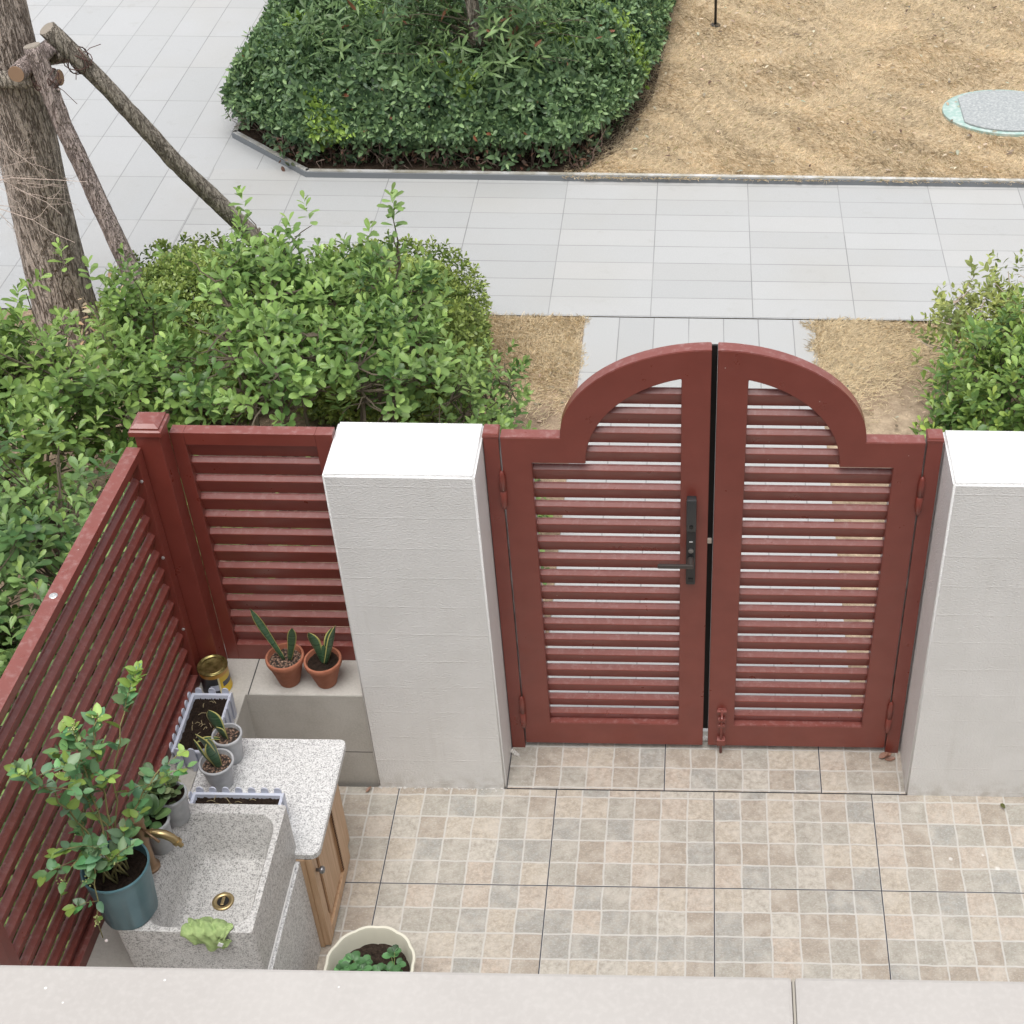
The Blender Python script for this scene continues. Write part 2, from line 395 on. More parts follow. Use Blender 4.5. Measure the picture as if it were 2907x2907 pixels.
# lawn bed: soil raised behind a thin kerb
BED = [(14, 5.315), (-2.70, 5.36), (-3.32, 5.93), (-3.32, 40), (14, 40)]
sheet('planting_bed', BED, ZO+.022, BEDSOIL)
sheet('lawn', [(14, 5.34), (-.9, 5.38), (-.62, 5.75), (-.42, 6.6), (-.27, 8.5), (-.2, 40), (14, 40)], ZO+.028, STRAW)
sheet('verge_soil', [(-4.4, -3), (-2.0, -3), (-2.0, .28), (-.735, .28), (-.735, 3.706), (-4.4, 3.706)], ZO-.006, soil_mat('verge_earth', (.16, .115, .08), (.36, .27, .19), 9))

# kerb: pale stone face with a dark steel strip
kg = Geo(); ks = Geo()
KL = [(14, 5.295), (-2.705, 5.346), (-3.335, 5.905), (-3.335, 20)]
def strip(g, a, b, w_, z0, z1):
    a = Vector((*a, 0)); b = Vector((*b, 0)); t = (b-a).normalized(); n_ = Vector((-t.y, t.x, 0))*w_
    p = [a, b, b-n_, a-n_]
    g.add([(q.x, q.y, z0) for q in p]+[(q.x, q.y, z1) for q in p], [(0, 1, 5, 4), (1, 2, 6, 5), (2, 3, 7, 6), (3, 0, 4, 7), (4, 5, 6, 7)])
kerb = thing('kerb', 'thin raised kerb edging the hedge bed and the dry lawn, with a diagonal corner', 'kerb', (0, 0, 0))
for a, b in zip(KL[:-1], KL[1:]):
    strip(kg, a, b, .030, ZO-.01, ZO+.038)
kg.build('kerb_face', Mt('kerb_steel', (.20, .215, .23), .55).m, kerb)
for a, b in zip(KL[:-1], KL[1:]):
    a2 = Vector((*a, 0)); b2 = Vector((*b, 0)); t = (b2-a2).normalized(); nn = Vector((-t.y, t.x, 0))*(-.008)
    strip(ks, (a2+nn)[:2], (b2+nn)[:2], .030, ZO-.01, ZO+.046)
mk = Mt('kerb_stone', rough=.8); mk.set('Base Color', mk.ramp(mk.noise(mk.pos(), 9, 6), [(.35, (.36, .34, .28)), (.6, (.56, .56, .55))])); 
ks.build('kerb_stone', mk.m, kerb)

# ---------------------------------------------------------------- house behind the camera
HW = Mt('house_render', rough=.9); HW.set('Base Color', HW.ramp(HW.noise(HW.pos(), 3, 5), [(.3, (.50, .47, .43)), (.7, (.56, .53, .49))]))
house = thing('house', 'pale rendered house wall under the terrace edge at the bottom of the photo', 'house', (0, -3.2, 0))
Geo().box((-8, -3.25, 3.2-3.5), (8, -2.98, 3.17)).build('wall', HW.m, house).location = (0, 3.2, 0)
Geo().box((-8, -9, 3.0-.2), (8, -3.252, 3.02)).build('terrace_floor', HW.m, house).location = (0, 3.2, 0)
Geo().box((-8, -9, 3.022), (8, -5.4, 4.9)).build('upper_wall', HW.m, house).location = (0, 3.2, 0)
mc = Mt('coping_stone', rough=.6); p_ = mc.pos()
cc = mc.ramp(mc.noise(p_, 5, 5), [(.3, (.395, .372, .352)), (.7, (.445, .422, .40))])
cc = mc.mix(mc.rng(mc.noise(p_, 160, 3), .45, .7, 0, .25), cc, (.52, .50, .475))
vd = mc.voro(p_, 42); cc = mc.mix(mc.math('MULTIPLY', mc.rng(vd, .045, .07, 1, 0), mc.math('GREATER_THAN', mc.sep(mc.voro(p_, 42, out='Color'))[0], .45)), cc, (.8, .79, .77))
vd = mc.voro(p_, 30); cc = mc.mix(mc.math('MULTIPLY', mc.rng(vd, .03, .05, 1, 0), mc.math('LESS_THAN', mc.sep(mc.voro(p_, 30, out='Color'))[1], .15)), cc, (.2, .17, .15))
mc.set('Base Color', cc); mc.bump(mc.noise(p_, 60, 4), .15, .003)
JX = 0.002
cop = thing('terrace_coping', 'pale beige stone coping slabs with one grout joint along the bottom of the photo', 'coping', (0, -3.05, 3.17))
Geo().box((-4, -.19, .002), (JX-.0012, .17, .11), .004).build('coping_slab', mc.m, cop)
Geo().box((JX+.0012, -.19, .002), (4, .17, .11), .004).build('coping_slab', mc.m, cop)
Geo().box((JX-.0011, -.185, .004), (JX+.0011, .1685, .1092)).build('grout_joint', Mt('grout', (.33, .305, .26), .9).m, cop)

# ---------------------------------------------------------------- pillars
PH = 1.536
def pillar(name, x0, x1, label):
    g = Geo(); bm = bmesh.new(); bmesh.ops.create_cube(bm, size=1)
    for v in bm.verts: v.co = Vector(((v.co.x)*(x1-x0), v.co.y*.288, (v.co.z+.5)*(PH+.3)-.3))
    bmesh.ops.bevel(bm, geom=bm.edges[:], offset=.008, segments=3, affect='EDGES'); g.bm(bm)
    o = g.build(name, STUCCO, None, auto=50); o.location = ((x0+x1)/2, .144, 0); tag(o, label, 'pillar'); return o
pillar('gate_pillar', -1.2795, -.792, 'white stucco gate pillar between the louvred back fence and the gate')
pillar('gate_pillar', .7285, 1.42, 'wide white stucco gate pillar to the right of the gate, running out of the photo')
# rough mortar where the left pillar meets the floor
# ---------------------------------------------------------------- ledge (L shaped bench)
bn = thing('tiled_ledge', 'L-shaped grey tile-clad ledge in the corner below the red fences', 'ledge', (0, 0, 0))
Geo().prism([(-1.2797, .0175), (-1.2797, .272), (-1.93, .272), (-1.975, -2.94), (-1.708, -2.94), (-1.708, -.0), (-1.708, .0175)], ZO-.02, .489, 'z', .002).build('ledge_body', LEDGE, bn)

# ================================================================== RED FENCES AND GATE
def slat_poly(cy, cz, tilt=1, h1=-.0375):
    """rounded blade profile in (y,z)"""
    base = [(.0090, .0290), (.0050, .0295), (.0010, .0280), (-.0100, .0165), (-.0110, .0140), (-.0103, .0110), (-.0030, h1*.3), (.0065, h1), (.0120, h1)]
    return [(cy+y*tilt, cz+z) for y, z in base]
def slat_obj(x0, x1, z, parent, y=.0, tilt=1, h1=-.0375):
    return Geo().prism(slat_poly(y, 0, tilt, h1), x0, x1, 'x').build('slat', RED, parent, loc=(0, 0, z), auto=17)
# --- gate leaves: front face y=.205, thickness .05
GY0, GT = .205, .048
cxg = -.034
def ell(a, b, x0, x1, z0, n=26):
    out = []
    for i in range(n+1):
        x = x0 + (x1-x0)*i/n; out.append((x, z0+b*math.sqrt(max(0, 1-((x-cxg)/a)**2))))
    return out
def arc(a, b, z0, th0, th1, n=28):
    return [(cxg+a*math.cos(R_(th0+(th1-th0)*i/n)), z0+b*math.sin(R_(th0+(th1-th0)*i/n))) for i in range(n+1)]
def gate_leaf(side, label):
    """side -1 = left leaf, 1 = right leaf; coordinates absolute, parented to an empty at the hinge"""
    if side < 0: xo, xs, xi, xm = -.733, -.634, -.139, -.0445
    else: xo, xs, xi, xm = .663, .566, .0745, -.0245
    root = thing('gate_leaf', label, 'gate', (xo, GY0+GT/2, .03), 0, 'leaves of the red arched gate')
    bm = bmesh.new()
    A, B, Z0 = .502, .357, 1.538      # outer ellipse
    a, b, z0 = .421, .361, 1.432      # inner ellipse
    # angles at which outer meets the shoulder and the meeting stile
    tho = 180 if side < 0 else 0
    the = math.degrees(math.acos((xm-cxg)/A)); thi = math.degrees(math.acos((xi-cxg)/a))
    outer = [(xo, .031), (xo, Z0)] + arc(A, B, Z0, tho, the) + [(xm, .031)]
    inner = [(xs, .15), (xs, z0)] + arc(a, b, z0, tho, thi) + [(xi, .15)]
    def ring(poly, y): return [bm.verts.new((x, y, z)) for x, z in poly]
    of, ob = ring(outer, GY0), ring(outer, GY0+GT); inf, inb = ring(inner, GY0), ring(inner, GY0+GT)
    # index match: both lists have same length -> quads ring
    n = len(outer)
    for i in range(n):
        j = (i+1) % n
        bm.faces.new((of[i], of[j], inf[j], inf[i])); bm.faces.new((ob[i], inb[i], inb[j], ob[j]))
        bm.faces.new((of[i], ob[i], ob[j], of[j])); bm.faces.new((inf[i], inf[j], inb[j], inb[i]))
    bmesh.ops.remove_doubles(bm, verts=bm.verts[:], dist=1e-5)
    bmesh.ops.recalc_face_normals(bm, faces=bm.faces[:])
    es = [e for e in bm.edges if e.calc_face_angle(0) > .6]
    bmesh.ops.bevel(bm, geom=es, offset=.0022, segments=2, affect='EDGES')
    g = Geo(); g.bm(bm); off = Vector(root.location)
    g.v = [tuple(Vector(v)-off) for v in g.v]
    g.build('frame', RED, root, auto=35)
    z = .162; ymid = 0.004
    zs = [.171+.0802*i for i in range(20)]
    for z in zs:
        if z < z0-.015: x_out = xs
        else:
            k = (z-.045-z0)/b
            if z+.03-z0 > b*1.02: continue
            k = max(0, k)
            x_out = cxg + side*a*math.sqrt(1-k*k)
        lo, hi = sorted((x_out, xi)); 
        slat_obj(lo-.006-off.x, hi+.006-off.x, z-off.z, root, ymid)
    Geo().box((min(xs, xi)-.005-off.x, -.014, .138-off.z), (max(xs, xi)+.005-off.x, .014, .1415-off.z)).build('dust_strip', Mt('dust_sheen', (.28, .2, .17), .9).m, root) if 0 else None
    # hinges
    hx = xo + (-.003 if side < 0 else .003)
    for (za, zb) in ((1.235, 1.405), (.125, .305)):
        g = Geo(); c = (hx-off.x, -GT/2-.008, 0)
        L = zb-za; r = .0115
        g.lathe([(0, 0), (r*.4, .002), (r*.5, .008), (r*.75, .014), (r, .022), (r, L*.48), (r*.86, L*.485), (r*.86, L*.5), (r, L*.505), (r, L-.03), (r*.75, L-.02), (r*.8, L-.014), (r*.45, L-.006), (0, L)], (c[0], c[1], za-off.z), 14)
        g.build('hinge', RED, root, smooth=True)
    return root, off
gl, offL = gate_leaf(-1, 'left leaf of the red arched louvred gate, carrying the black door lock')
gr, offR = gate_leaf(1, 'right leaf of the red arched louvred gate, with a drop bolt at its foot')
BLK = Mt('black_metal', (.022, .022, .024), .42, .0, .5).m
DG = Mt('dark_grey_glass', (.035, .036, .038), .3).m
lx = -.101
def L_(x, y, z): return (x-offL.x, y-offL.y, z-offL.z)
def lbox(g, x0, x1, y0, y1, z0, z1, bev): return g.box(L_(x0, y0, z0), L_(x1, y1, z1), bev)
g = Geo(); lbox(g, -.1175, -.0845, .183, .2052, .909, 1.302, .005); lock = g.build('lock_plate', BLK, gl, auto=40)
g = Geo(); lbox(g, -.1185, -.0835, .168, .1832, 1.17, 1.308, .006); g.build('keypad', DG, gl, auto=40)
g = Geo(); g.lathe([(.0, 0), (.007, 0), (.007, .003), (.0, .003)], (0, 0, 0), 16)
g.v = [(v[0]+lx-offL.x, .1682-offL.y-v[2], v[1]+1.192-offL.z) for v in g.v]; g.build('fingerprint_button', Mt('button', (.005, .005, .005), .15).m, gl)
g = Geo(); lbox(g, lx-.006, lx+.006, .1805, .1832, 1.110, 1.114, .0008); g.build('indicator', Mt('pale_mark', (.5, .5, .5), .5).m, gl)
g = Geo(); g.lathe([(0, 0), (.011, 0), (.012, .006), (.011, .04), (0, .04)], (0, 0, 0), 18)
g.v = [(v[0]+lx-offL.x, .1832-offL.y-v[2], v[1]+1.032-offL.z) for v in g.v]
lbox(g, -.216, -.090, .138, .150, 1.024, 1.040, .005); g.build('lever_handle', Mt('lever_metal', (.07, .06, .055), .38, .3).m, gl, auto=40)
g = Geo(); g.lathe([(0, 0), (.009, 0), (.009, .006), (0, .006)], (0, 0, 0), 16)
g.v = [(v[0]+lx-offL.x, .1835-offL.y-v[2], v[1]+1.072-offL.z) for v in g.v]; g.build('key_cylinder', Mt('steel_cyl', (.35, .34, .33), .3, .8).m, gl)
g = Geo(); lbox(g, -.110, -.092, .1815, .1835, .925, .9415, .002); g.build('screw_cover', Mt('screwc', (.01, .01, .01), .4).m, gl)
# drop bolt on the right leaf
def Rb(g, x0, x1, y0, y1, z0, z1, bev=.001): return g.box((x0-offR.x, y0-offR.y, z0-offR.z), (x1-offR.x, y1-offR.y, z1-offR.z), bev)
bx_ = .026
g = Geo(); Rb(g, bx_-.015, bx_+.015, .2015, .2052, .105, .245); Rb(g, bx_-.018, bx_+.018, .188, .2015, .235, .243); Rb(g, bx_-.014, bx_+.014, .186, .2015, .185, .20); Rb(g, bx_-.013, bx_+.013, .186, .2015, .155, .166); Rb(g, bx_-.016, bx_+.016, .182, .2052, .055, .085)
g.build('bolt_bracket', RED, gr, auto=40)
g = Geo(); g.tube([(bx_-offR.x, .192-offR.y, .25-offR.z), (bx_-offR.x, .192-offR.y, .006-offR.z)], .0055, 10); g.tube([(bx_-offR.x, .192-offR.y, .225-offR.z), (bx_-offR.x, .172-offR.y, .222-offR.z), (bx_-offR.x, .168-offR.y, .21-offR.z)], .005, 8)
g.build('bolt_rod', RED, gr, smooth=True)
# black rubber weather strip down the meeting stile
g = Geo(); Rb(g, -.0440, -.0248, .2535, .262, .075, 1.88, .0); g.build('rubber_seal', Mt('rubber', (.012, .011, .011), .6).m, gr)
g = Geo(); Rb(g, -.041, -.034, .198, .2045, .03, .075, .002) if 0 else Rb(g, -.0445, -.030, .206, .214, 1.085, 1.105, .001); g.build('latch_tongue', Mt('latch_steel', (.45, .40, .35), .5, .5).m, gr)
# posts
def post_obj(name, x0, x1, y0, y1, z0, z1, label, grp=None, cap=.006, h=.03):
    cx, cy = (x0+x1)/2, (y0+y1)/2
    t = thing(name, label, 'post', (cx, cy, z0), 0, grp)
    hx, hy = (x1-x0)/2, (y1-y0)/2
    Geo().box((-hx, -hy, 0), (hx, hy, z1-z0), .002).build('post_body', RED, t)
    g = Geo(); pr = [(hx+cap, hy+cap, 0), (hx+cap, hy+cap, h*.45), (hx+cap*.4, hy+cap*.4, h*.55), (hx+cap*.4, hy+cap*.4, h*.75), (hx-cap*.8, hy-cap*.8, h*1.0)]
    vs = []; 
    for a, b, z in pr: vs += [(-a, -b, z), (a, -b, z), (a, b, z), (-a, b, z)]
    fs = [(3, 2, 1, 0)]
    for i in range(len(pr)-1):
        for k in range(4): fs.append((4*i+k, 4*i+(k+1) % 4, 4*i+4+(k+1) % 4, 4*i+4+k))
    fs.append(tuple(4*(len(pr)-1)+k for k in range(4)))
    g.add(vs, fs); g.build('post_cap', RED, t, loc=(0, 0, z1-z0+.0005))
    return t
post_obj('gate_post', -.789, -.7385, .203, .256, .004, 1.538, 'slim red gate post against the white pillar left of the gate', 'slim posts either side of the gate', .002, .016)
post_obj('gate_post', .6685, .7195, .203, .256, .004, 1.545, 'slim red gate post against the wide white pillar right of the gate', 'slim posts either side of the gate', .002, .016)
post_obj('fence_post', -1.896, -1.816, .115, .195, .49, 1.598, 'thick red corner post with a stepped cap where the two fences meet', None, .012, .038)
# back fence panel between corner post and left pillar
fb = thing('louvred_fence', 'short red louvred fence panel between the corner post and the white pillar', 'fence', (-1.55, .215, .49))
X0, X1 = -1.8155, -1.2805
def fpoly(): return None
g = Geo(); bz = lambda z: z-.49; bxx = lambda x: x+1.55
g.box((bxx(X0), -.022, 0), (bxx(-1.770), .022, 1.058), .002); g.box((bxx(-1.338), -.022, 0), (bxx(X1), .022, 1.058), .002)
g.box((bxx(-1.7698), -.022, .0), (bxx(-1.3382), .022, .075), .002); g.box((bxx(-1.7698), -.022, 1.008), (bxx(-1.3382), .022, 1.058), .002)
g.build('frame', RED, fb)
for i in range(12): slat_obj(bxx(-1.7697), bxx(-1.3383), .115+.0795*i, fb, .0, 1, -.046)
# side fence (slightly turned)
sf = thing('louvred_fence', 'long red louvred side fence running toward the viewer beside the potted plants', 'fence', (-1.906, .112, .49), R_(-2.15)-math.pi/2)
# local x runs toward the camera (-Y); local +y -> +X (courtyard side)
LN = 1.50
g = Geo(); g.box((0, -.024, 0), (.045, .024, 1.06), .002); g.box((LN-.045, -.024, 0), (LN, .024, 1.06), .002)
g.box((.0452, -.024, 0), (LN-.0452, .024, .045), .002); g.box((.0452, -.024, 1.030), (LN-.0452, .024, 1.06), .002)
g.build('frame', RED, sf)
for i in range(13):
    Geo().prism(slat_poly(.0, 0, tilt=-1), .045, LN-.045, 'x').build('slat', RED, sf, loc=(0, 0, .075+.0785*i), auto=17)
g = Geo(); g.lathe([(0, 0), (.012, 0), (.012, .002), (.009, .0035), (.004, .0035), (.0035, .002), (0, .002)], (.695, .0, 1.0602), 20); g.build('screw_cap', Mt('chrome', (.75, .75, .75), .3, .7).m, sf, auto=40)
for zz in (.955, .28, .62):
    g = Geo(); g.lathe([(0, 0), (.006, 0), (.005, .004), (0, .005)], (0, 0, 0), 10); g.v = [(.0455+v[2], v[0]+.018, v[1]+zz) for v in g.v]; g.build('screw', Mt('screw_steel', (.6, .6, .58), .3, .6).m, sf)
post_obj('fence_post', -2.005, -1.925, -1.475, -1.395, .49, 1.598, 'thick red fence post cut off at the bottom left edge of the photo', None, .012, .038)

# ================================================================== COUNTER, SINK
def rrect(x0, y0, x1, y1, r, n=6, rr=None):
    rr = rr or (r, r, r, r); pts = []
    for (cx, cy, a0, q) in ((x1, y1, 0, rr[0]), (x0, y1, 90, rr[1]), (x0, y0, 180, rr[2]), (x1, y0, 270, rr[3])):
        sx = -1 if cx == x1 else 1; sy = -1 if cy == y1 else 1
        for k in range(n+1):
            a = R_(a0+90*k/n); pts.append((cx+sx*q+q*math.cos(a), cy+sy*q+q*math.sin(a)))
    return pts
def wood_mat():
    m = Mt('oak_wood', rough=.5); p = m.coord()
    n = m.noise(m.mul(p, (30, 30, 1.6)), 3, 6, .6); 
    m.set('Base Color', m.ramp(n, [(.3, (.42, .26, .145)), (.55, (.53, .35, .215)), (.75, (.58, .40, .26))])); m.bump(n, .1, .002); return m.m
OAK = wood_mat()
ct = thing('outdoor_cabinet', 'granite-topped outdoor cabinet with an oak door beside the stone sink', 'cabinet', (-1.54, -.45, 0))
def C_(g): g.v = [(v[0]+1.54, v[1]+.45, v[2]) for v in g.v]; return g
g = Geo(); g.prism(rrect(-1.778, -.701, -1.295, -.213, .02, rr=(.022, .001, .001, .03)), .4915, .520, 'z', .003); C_(g).build('countertop', GRAN, ct, auto=40)
g = Geo(); g.box((-1.706, -.703, .003), (-1.345, -.245, .4905), .001); C_(g).build('carcass', OAK, ct)
# door facing +X : plane x=-1.345 -> face at -1.325
dr = None
g = Geo(); x0, x1 = -1.3448, -1.3235
ya, yb, za, zb = -.700, -.383, .012, .486; sw = .045
g.box((x0, ya, za), (x1, ya+sw, zb), .002); g.box((x0, yb-sw, za), (x1, yb, zb), .002); g.box((x0, ya+sw+.0003, za), (x1, yb-sw-.0003, za+sw), .002); g.box((x0, ya+sw+.0003, zb-sw), (x1, yb-sw-.0003, zb), .002)
dr = C_(g).build('door', OAK, ct)
g = Geo(); g.box((x0, ya+sw, za+sw), (x0+.010, yb-sw, zb-sw)); g.prism([(ya+sw+.028, za+sw+.028), (yb-sw-.028, za+sw+.028), (yb-sw-.028, zb-sw-.028), (ya+sw+.028, zb-sw-.028)], x0+.0102, x0+.018, 'x', .004); C_(g).build('door_panel', OAK, dr)
g = Geo()
for k in range(28): g.box((x0+.0185, yb-sw-.0035, za+sw+.01+k*.0128), (x0+.0222, yb-sw+.0045, za+sw+.0165+k*.0128))
C_(g).build('bead_moulding', Mt('dark_bead', (.09, .045, .02), .7).m, dr)
g = Geo(); g.box((x0, yb+.004, .006), (x1-.003, yb+.055, .488), .002); C_(g).build('side_stile', OAK, ct)
g = Geo(); g.lathe([(0, 0), (.006, 0), (.006, .01), (.0125, .014), (.0135, .022), (.009, .028), (0, .029)], (0, 0, 0), 16); g.v = [(v[2]+x1, v[0]+ya+.024, v[1]+.405) for v in g.v]; C_(g).build('knob', Mt('knob_metal', (.25, .25, .26), .3, .8).m, dr, smooth=True)

# sink
sk = thing('stone_sink', 'speckled granite sink with a brass tap and drain on the granite base', 'sink', (-1.573, -.895, 0))
SO = Vector((-1.573, -.895, 0))
def S_(g): g.v = [tuple(Vector(v)-SO) for v in g.v]; return g
g = Geo(); g.box((-1.93, -1.62, .003), (-1.359, -.7035, .487), .002); S_(g).build('base', GRAN, sk)
bm = bmesh.new(); n = 8
outer = rrect(-1.776, -1.132, -1.374, -.66, .012, n); hole = rrect(-1.702, -1.112, -1.397, -.700, .07, n)
outer_b = rrect(-1.770, -1.126, -1.372, -.664, .012, n)
fl = rrect(-1.655, -1.075, -1.425, -.752, .06, n)
mid = rrect(-1.675, -1.093, -1.412, -.728, .068, n)
lev = [[(x, y, .489) for x, y in outer_b], [(x, y, .717) for x, y in outer], [(x*.995-1.575*.005, y*.995-.895*.005, .721) for x, y in outer],
       [(x, y, .721) for x, y in rrect(-1.706, -1.116, -1.393, -.696, .073, n)], [(x, y, .716) for x, y in hole], [(x, y, .60) for x, y in mid], [(x, y, .566) for x, y in rrect(-1.664, -1.083, -1.418, -.742, .064, n)], [(x, y, .556) for x, y in fl],
       [(-1.546+.4*(x+1.546), -.908+.4*(y+.908), .552) for x, y in fl]]
rings = [[bm.verts.new(p) for p in L] for L in lev]
for a, b in zip(rings[:-1], rings[1:]):
    for i in range(len(a)): bm.faces.new((a[i], a[(i+1) % len(a)], b[(i+1) % len(a)], b[i]))
bm.faces.new(rings[-1]); bm.faces.new(rings[0][::-1])
g = Geo(); g.bm(bm); S_(g).build('basin', GRAN_R, sk, auto=38)
BRASS = Mt('brass', (.46, .35, .18), .33, .9).m; BRONZE = Mt('aged_bronze', (.30, .195, .12), .45, .7).m
g = Geo(); g.lathe([(.019, .0), (.033, .0), (.034, .003), (.031, .006), (.020, .0045), (.018, .001), (.018, -.02)], (-1.546, -.908, .5525), 36); g.f = [f for f in g.f if len(f) == 4]; dn = S_(g).build('drain', BRASS, sk, smooth=True)
g = Geo(); g.lathe([(0, 0), (.0185, 0), (.0185, .001), (0, .001)], (-1.546, -.908, .5535), 24); S_(g).build('drain_hole', Mt('dark_hole', (.01, .008, .006), .8).m, dn)
g = Geo(); g.box((-1.551, -.923, .555), (-1.541, -.893, .559), .002); S_(g).build('strainer_bar', BRASS, dn)
tx, ty = -1.737, -.905
g = Geo(); g.lathe([(.0, 0), (.029, 0), (.029, .008), (.024, .012), (.021, .02), (.0195, .11), (.0225, .14), (.0235, .16), (.023, .20), (.0195, .206), (.0195, .212), (.0265, .216), (.0265, .236), (.025, .238), (0, .238)], (tx, ty, .721), 28); tap = S_(g).build('tap', BRONZE, sk, auto=35)
g = Geo(); g.tube([(tx+.015, ty, .885), (tx+.035, ty, .887), (tx+.055, ty, .887), (tx+.075, ty, .882), (tx+.093, ty, .868), (tx+.106, ty, .848)], [.0125, .0125, .0135, .0135, .013, .012], 16)
g.tube([(tx+.104, ty, .852), (tx+.1085, ty, .844)], .0145, 16); g.tube([(tx+.1085, ty, .844), (tx+.117, ty, .829)], .0075, 12); g.tube([(tx+.036, ty, .887), (tx+.039, ty, .887)], .0155, 16)
S_(g).build('spout', BRASS, tap, auto=40)
g = Geo(); g.tube([(tx+.018, ty-.012, .925), (tx+.075, ty-.040, .898)], [.0035, .0045], 8); S_(g).build('tap_lever', BRONZE, tap, smooth=True)
# white sealant bead where the sink sits
g = Geo(); g.tube([(-1.3705, -1.125, .4915), (-1.3705, -.72, .4915)], .003, 6); S_(g).build('sealant', Mt('sealant', (.7, .7, .68), .6).m, sk)

# green cloth draped over sink's front rim
def cloth():
    n = 60; cx, cy = -1.508, -1.128; vs = []; fs = []
    rim_y = -1.134
    for j in range(n+1):
        for i in range(n+1):
            u, v = i/n-.5, j/n-.5
            W = .120+.014*math.sin(6*v+1); x = cx + u*W*1.05 + .012*math.sin(9*v)*(abs(u)+.2)
            bot = -(.080-.085*abs(u-.06)-.006*math.sin(17*u)); top = .072-.05*abs(u+.08)+.006*math.sin(15*u+2)
            s = bot+(top-bot)*(v+.5); x += .006*math.sin(25*s+3)
            fold = .0048*math.sin(19*u+6*v+2.4*math.sin(5*v+2*u)) + .0020*math.sin(12*v-27*u+1.5*math.sin(9*u)) + .0007*math.sin(55*v+49*u+3*math.sin(11*v))
            # s>0 : over the rim toward the basin, s<0 hanging down the front
            if s > 0:
                y = rim_y + .004+ s; z = .7235 + .006 + fold
                if s > .022: z -= (s-.022)*.9; 
            else: y = rim_y-.006-fold*.9-.002; z = .7255 + s*1.0
            if s > .0 and s < .01: z += .001
            vs.append((x-cx, y-cy, z-.72))
    for j in range(n):
        for i in range(n): a = j*(n+1)+i; fs.append((a, a+1, a+n+2, a+n+1))
    g = Geo(); g.add(vs, fs); m = Mt('green_towel', rough=.95); p = m.pos()
    m.set('Base Color', m.ramp(m.noise(p, 45, 5), [(.3, (.24, .34, .13)), (.7, (.40, .52, .22))])); m.bump(m.noise(p, 500, 3), .6, .003)
    o = g.build('cloth', m.m, None, smooth=True); o.location = (cx, cy, .72)
    md = o.modifiers.new('t', 'SOLIDIFY'); md.thickness = .003; tag(o, 'crumpled lime-green cloth hanging over the front rim of the sink', 'cloth')
    g2 = Geo(); g2.box((-.007, -.001, -.009), (.007, .001, .009), .0005); t = g2.build('care_tag', Mt('tag_white', (.75, .75, .75), .7).m, o); t.location = (.040, -.024, -.030); t.rotation_euler = (0, R_(25), 0)
cloth()

# ================================================================== POTS
TERRA = Mt('terracotta', rough=.8); TERRA.set('Base Color', TERRA.ramp(TERRA.noise(TERRA.pos(), 30, 5), [(.3, (.30, .105, .058)), (.7, (.38, .15, .088))])); TERRA.bump(TERRA.noise(TERRA.pos(), 200, 3), .1, .002); TERRA = TERRA.m
PLG = Mt('grey_plastic', rough=.5); PLG.set('Base Color', PLG.ramp(PLG.noise(PLG.pos(), 26, 6), [(.35, (.34, .35, .365)), (.7, (.46, .47, .485))])); PLG = PLG.m
PLB = Mt('blue_plastic', rough=.42); PLB.set('Base Color', PLB.ramp(PLB.noise(PLB.pos(), 14, 6), [(.35, (.075, .16, .19)), (.7, (.11, .205, .235))])); PLB = PLB.m
GRAVEL = Mt('pebbly_soil', rough=.85); _p = GRAVEL.pos(); _v = GRAVEL.voro(_p, 130, out='Color'); GRAVEL.set('Base Color', GRAVEL.mix(GRAVEL.rng(GRAVEL.voro(_p, 130), .3, .6, 0, 1), GRAVEL.ramp(GRAVEL.sep(_v)[0], [(0, (.12, .07, .05)), (.5, (.22, .13, .09)), (1, (.36, .24, .17))]), (.02, .014, .01))); GRAVEL.bump(GRAVEL.voro(_p, 130), -1, .01); GRAVEL = GRAVEL.m
def pot_mesh(g, rb, rt, h, wall=.004, lip=.004, liph=.012, n=36, rfun=None):
    g.lathe([(0, 0), (rb*.94, 0), (rb, .003), (rt-.001, h-liph), (rt+lip*.5, h-liph+.001), (rt+lip, h-liph*.6), (rt+lip, h-.002), (rt+lip-.0015, h), (rt-wall+.001, h), (rt-wall, h-.003), (rb+(rt-rb)*.55-wall, h*.55), (0, h*.55)], (0, 0, 0), n, rfun)
def lumpy_disc(r, z, amp, n=28, rings=9, seed=0):
    g = Geo(); q = np.random.RandomState(seed); vs = [(0, 0, z)]; fs = []
    for i in range(1, rings+1):
        for k in range(n):
            a = 2*math.pi*k/n; rr = r*i/rings; zz = z+q.uniform(-amp, amp)*(1 if i < rings else 0); vs.append((rr*math.cos(a), rr*math.sin(a), zz))
    for k in range(n): fs.append((0, 1+k, 1+(k+1) % n))
    for i in range(rings-1):
        for k in range(n):
            a = 1+i*n+k; b = 1+i*n+(k+1) % n; fs.append((a, a+n, b+n, b))
    g.add(vs, fs); return g
def potted(name, label, loc, rb, rt, h, mat, soilmat, soilz, cat='potted plant', lip=.004, liph=.012, group=None, tilt=(0, 0)):
    t = thing(name, label, cat, loc, 0, group); t.rotation_euler = (tilt[0], tilt[1], 0)
    g = Geo(); pot_mesh(g, rb, rt, h, lip=lip, liph=liph); g.build('pot', mat, t, auto=40)
    lumpy_disc(rt-.0045, soilz, .0035, seed=int(h*1000)+int(loc[0]*-1000)).build('soil', soilmat, t, smooth=True)
    return t
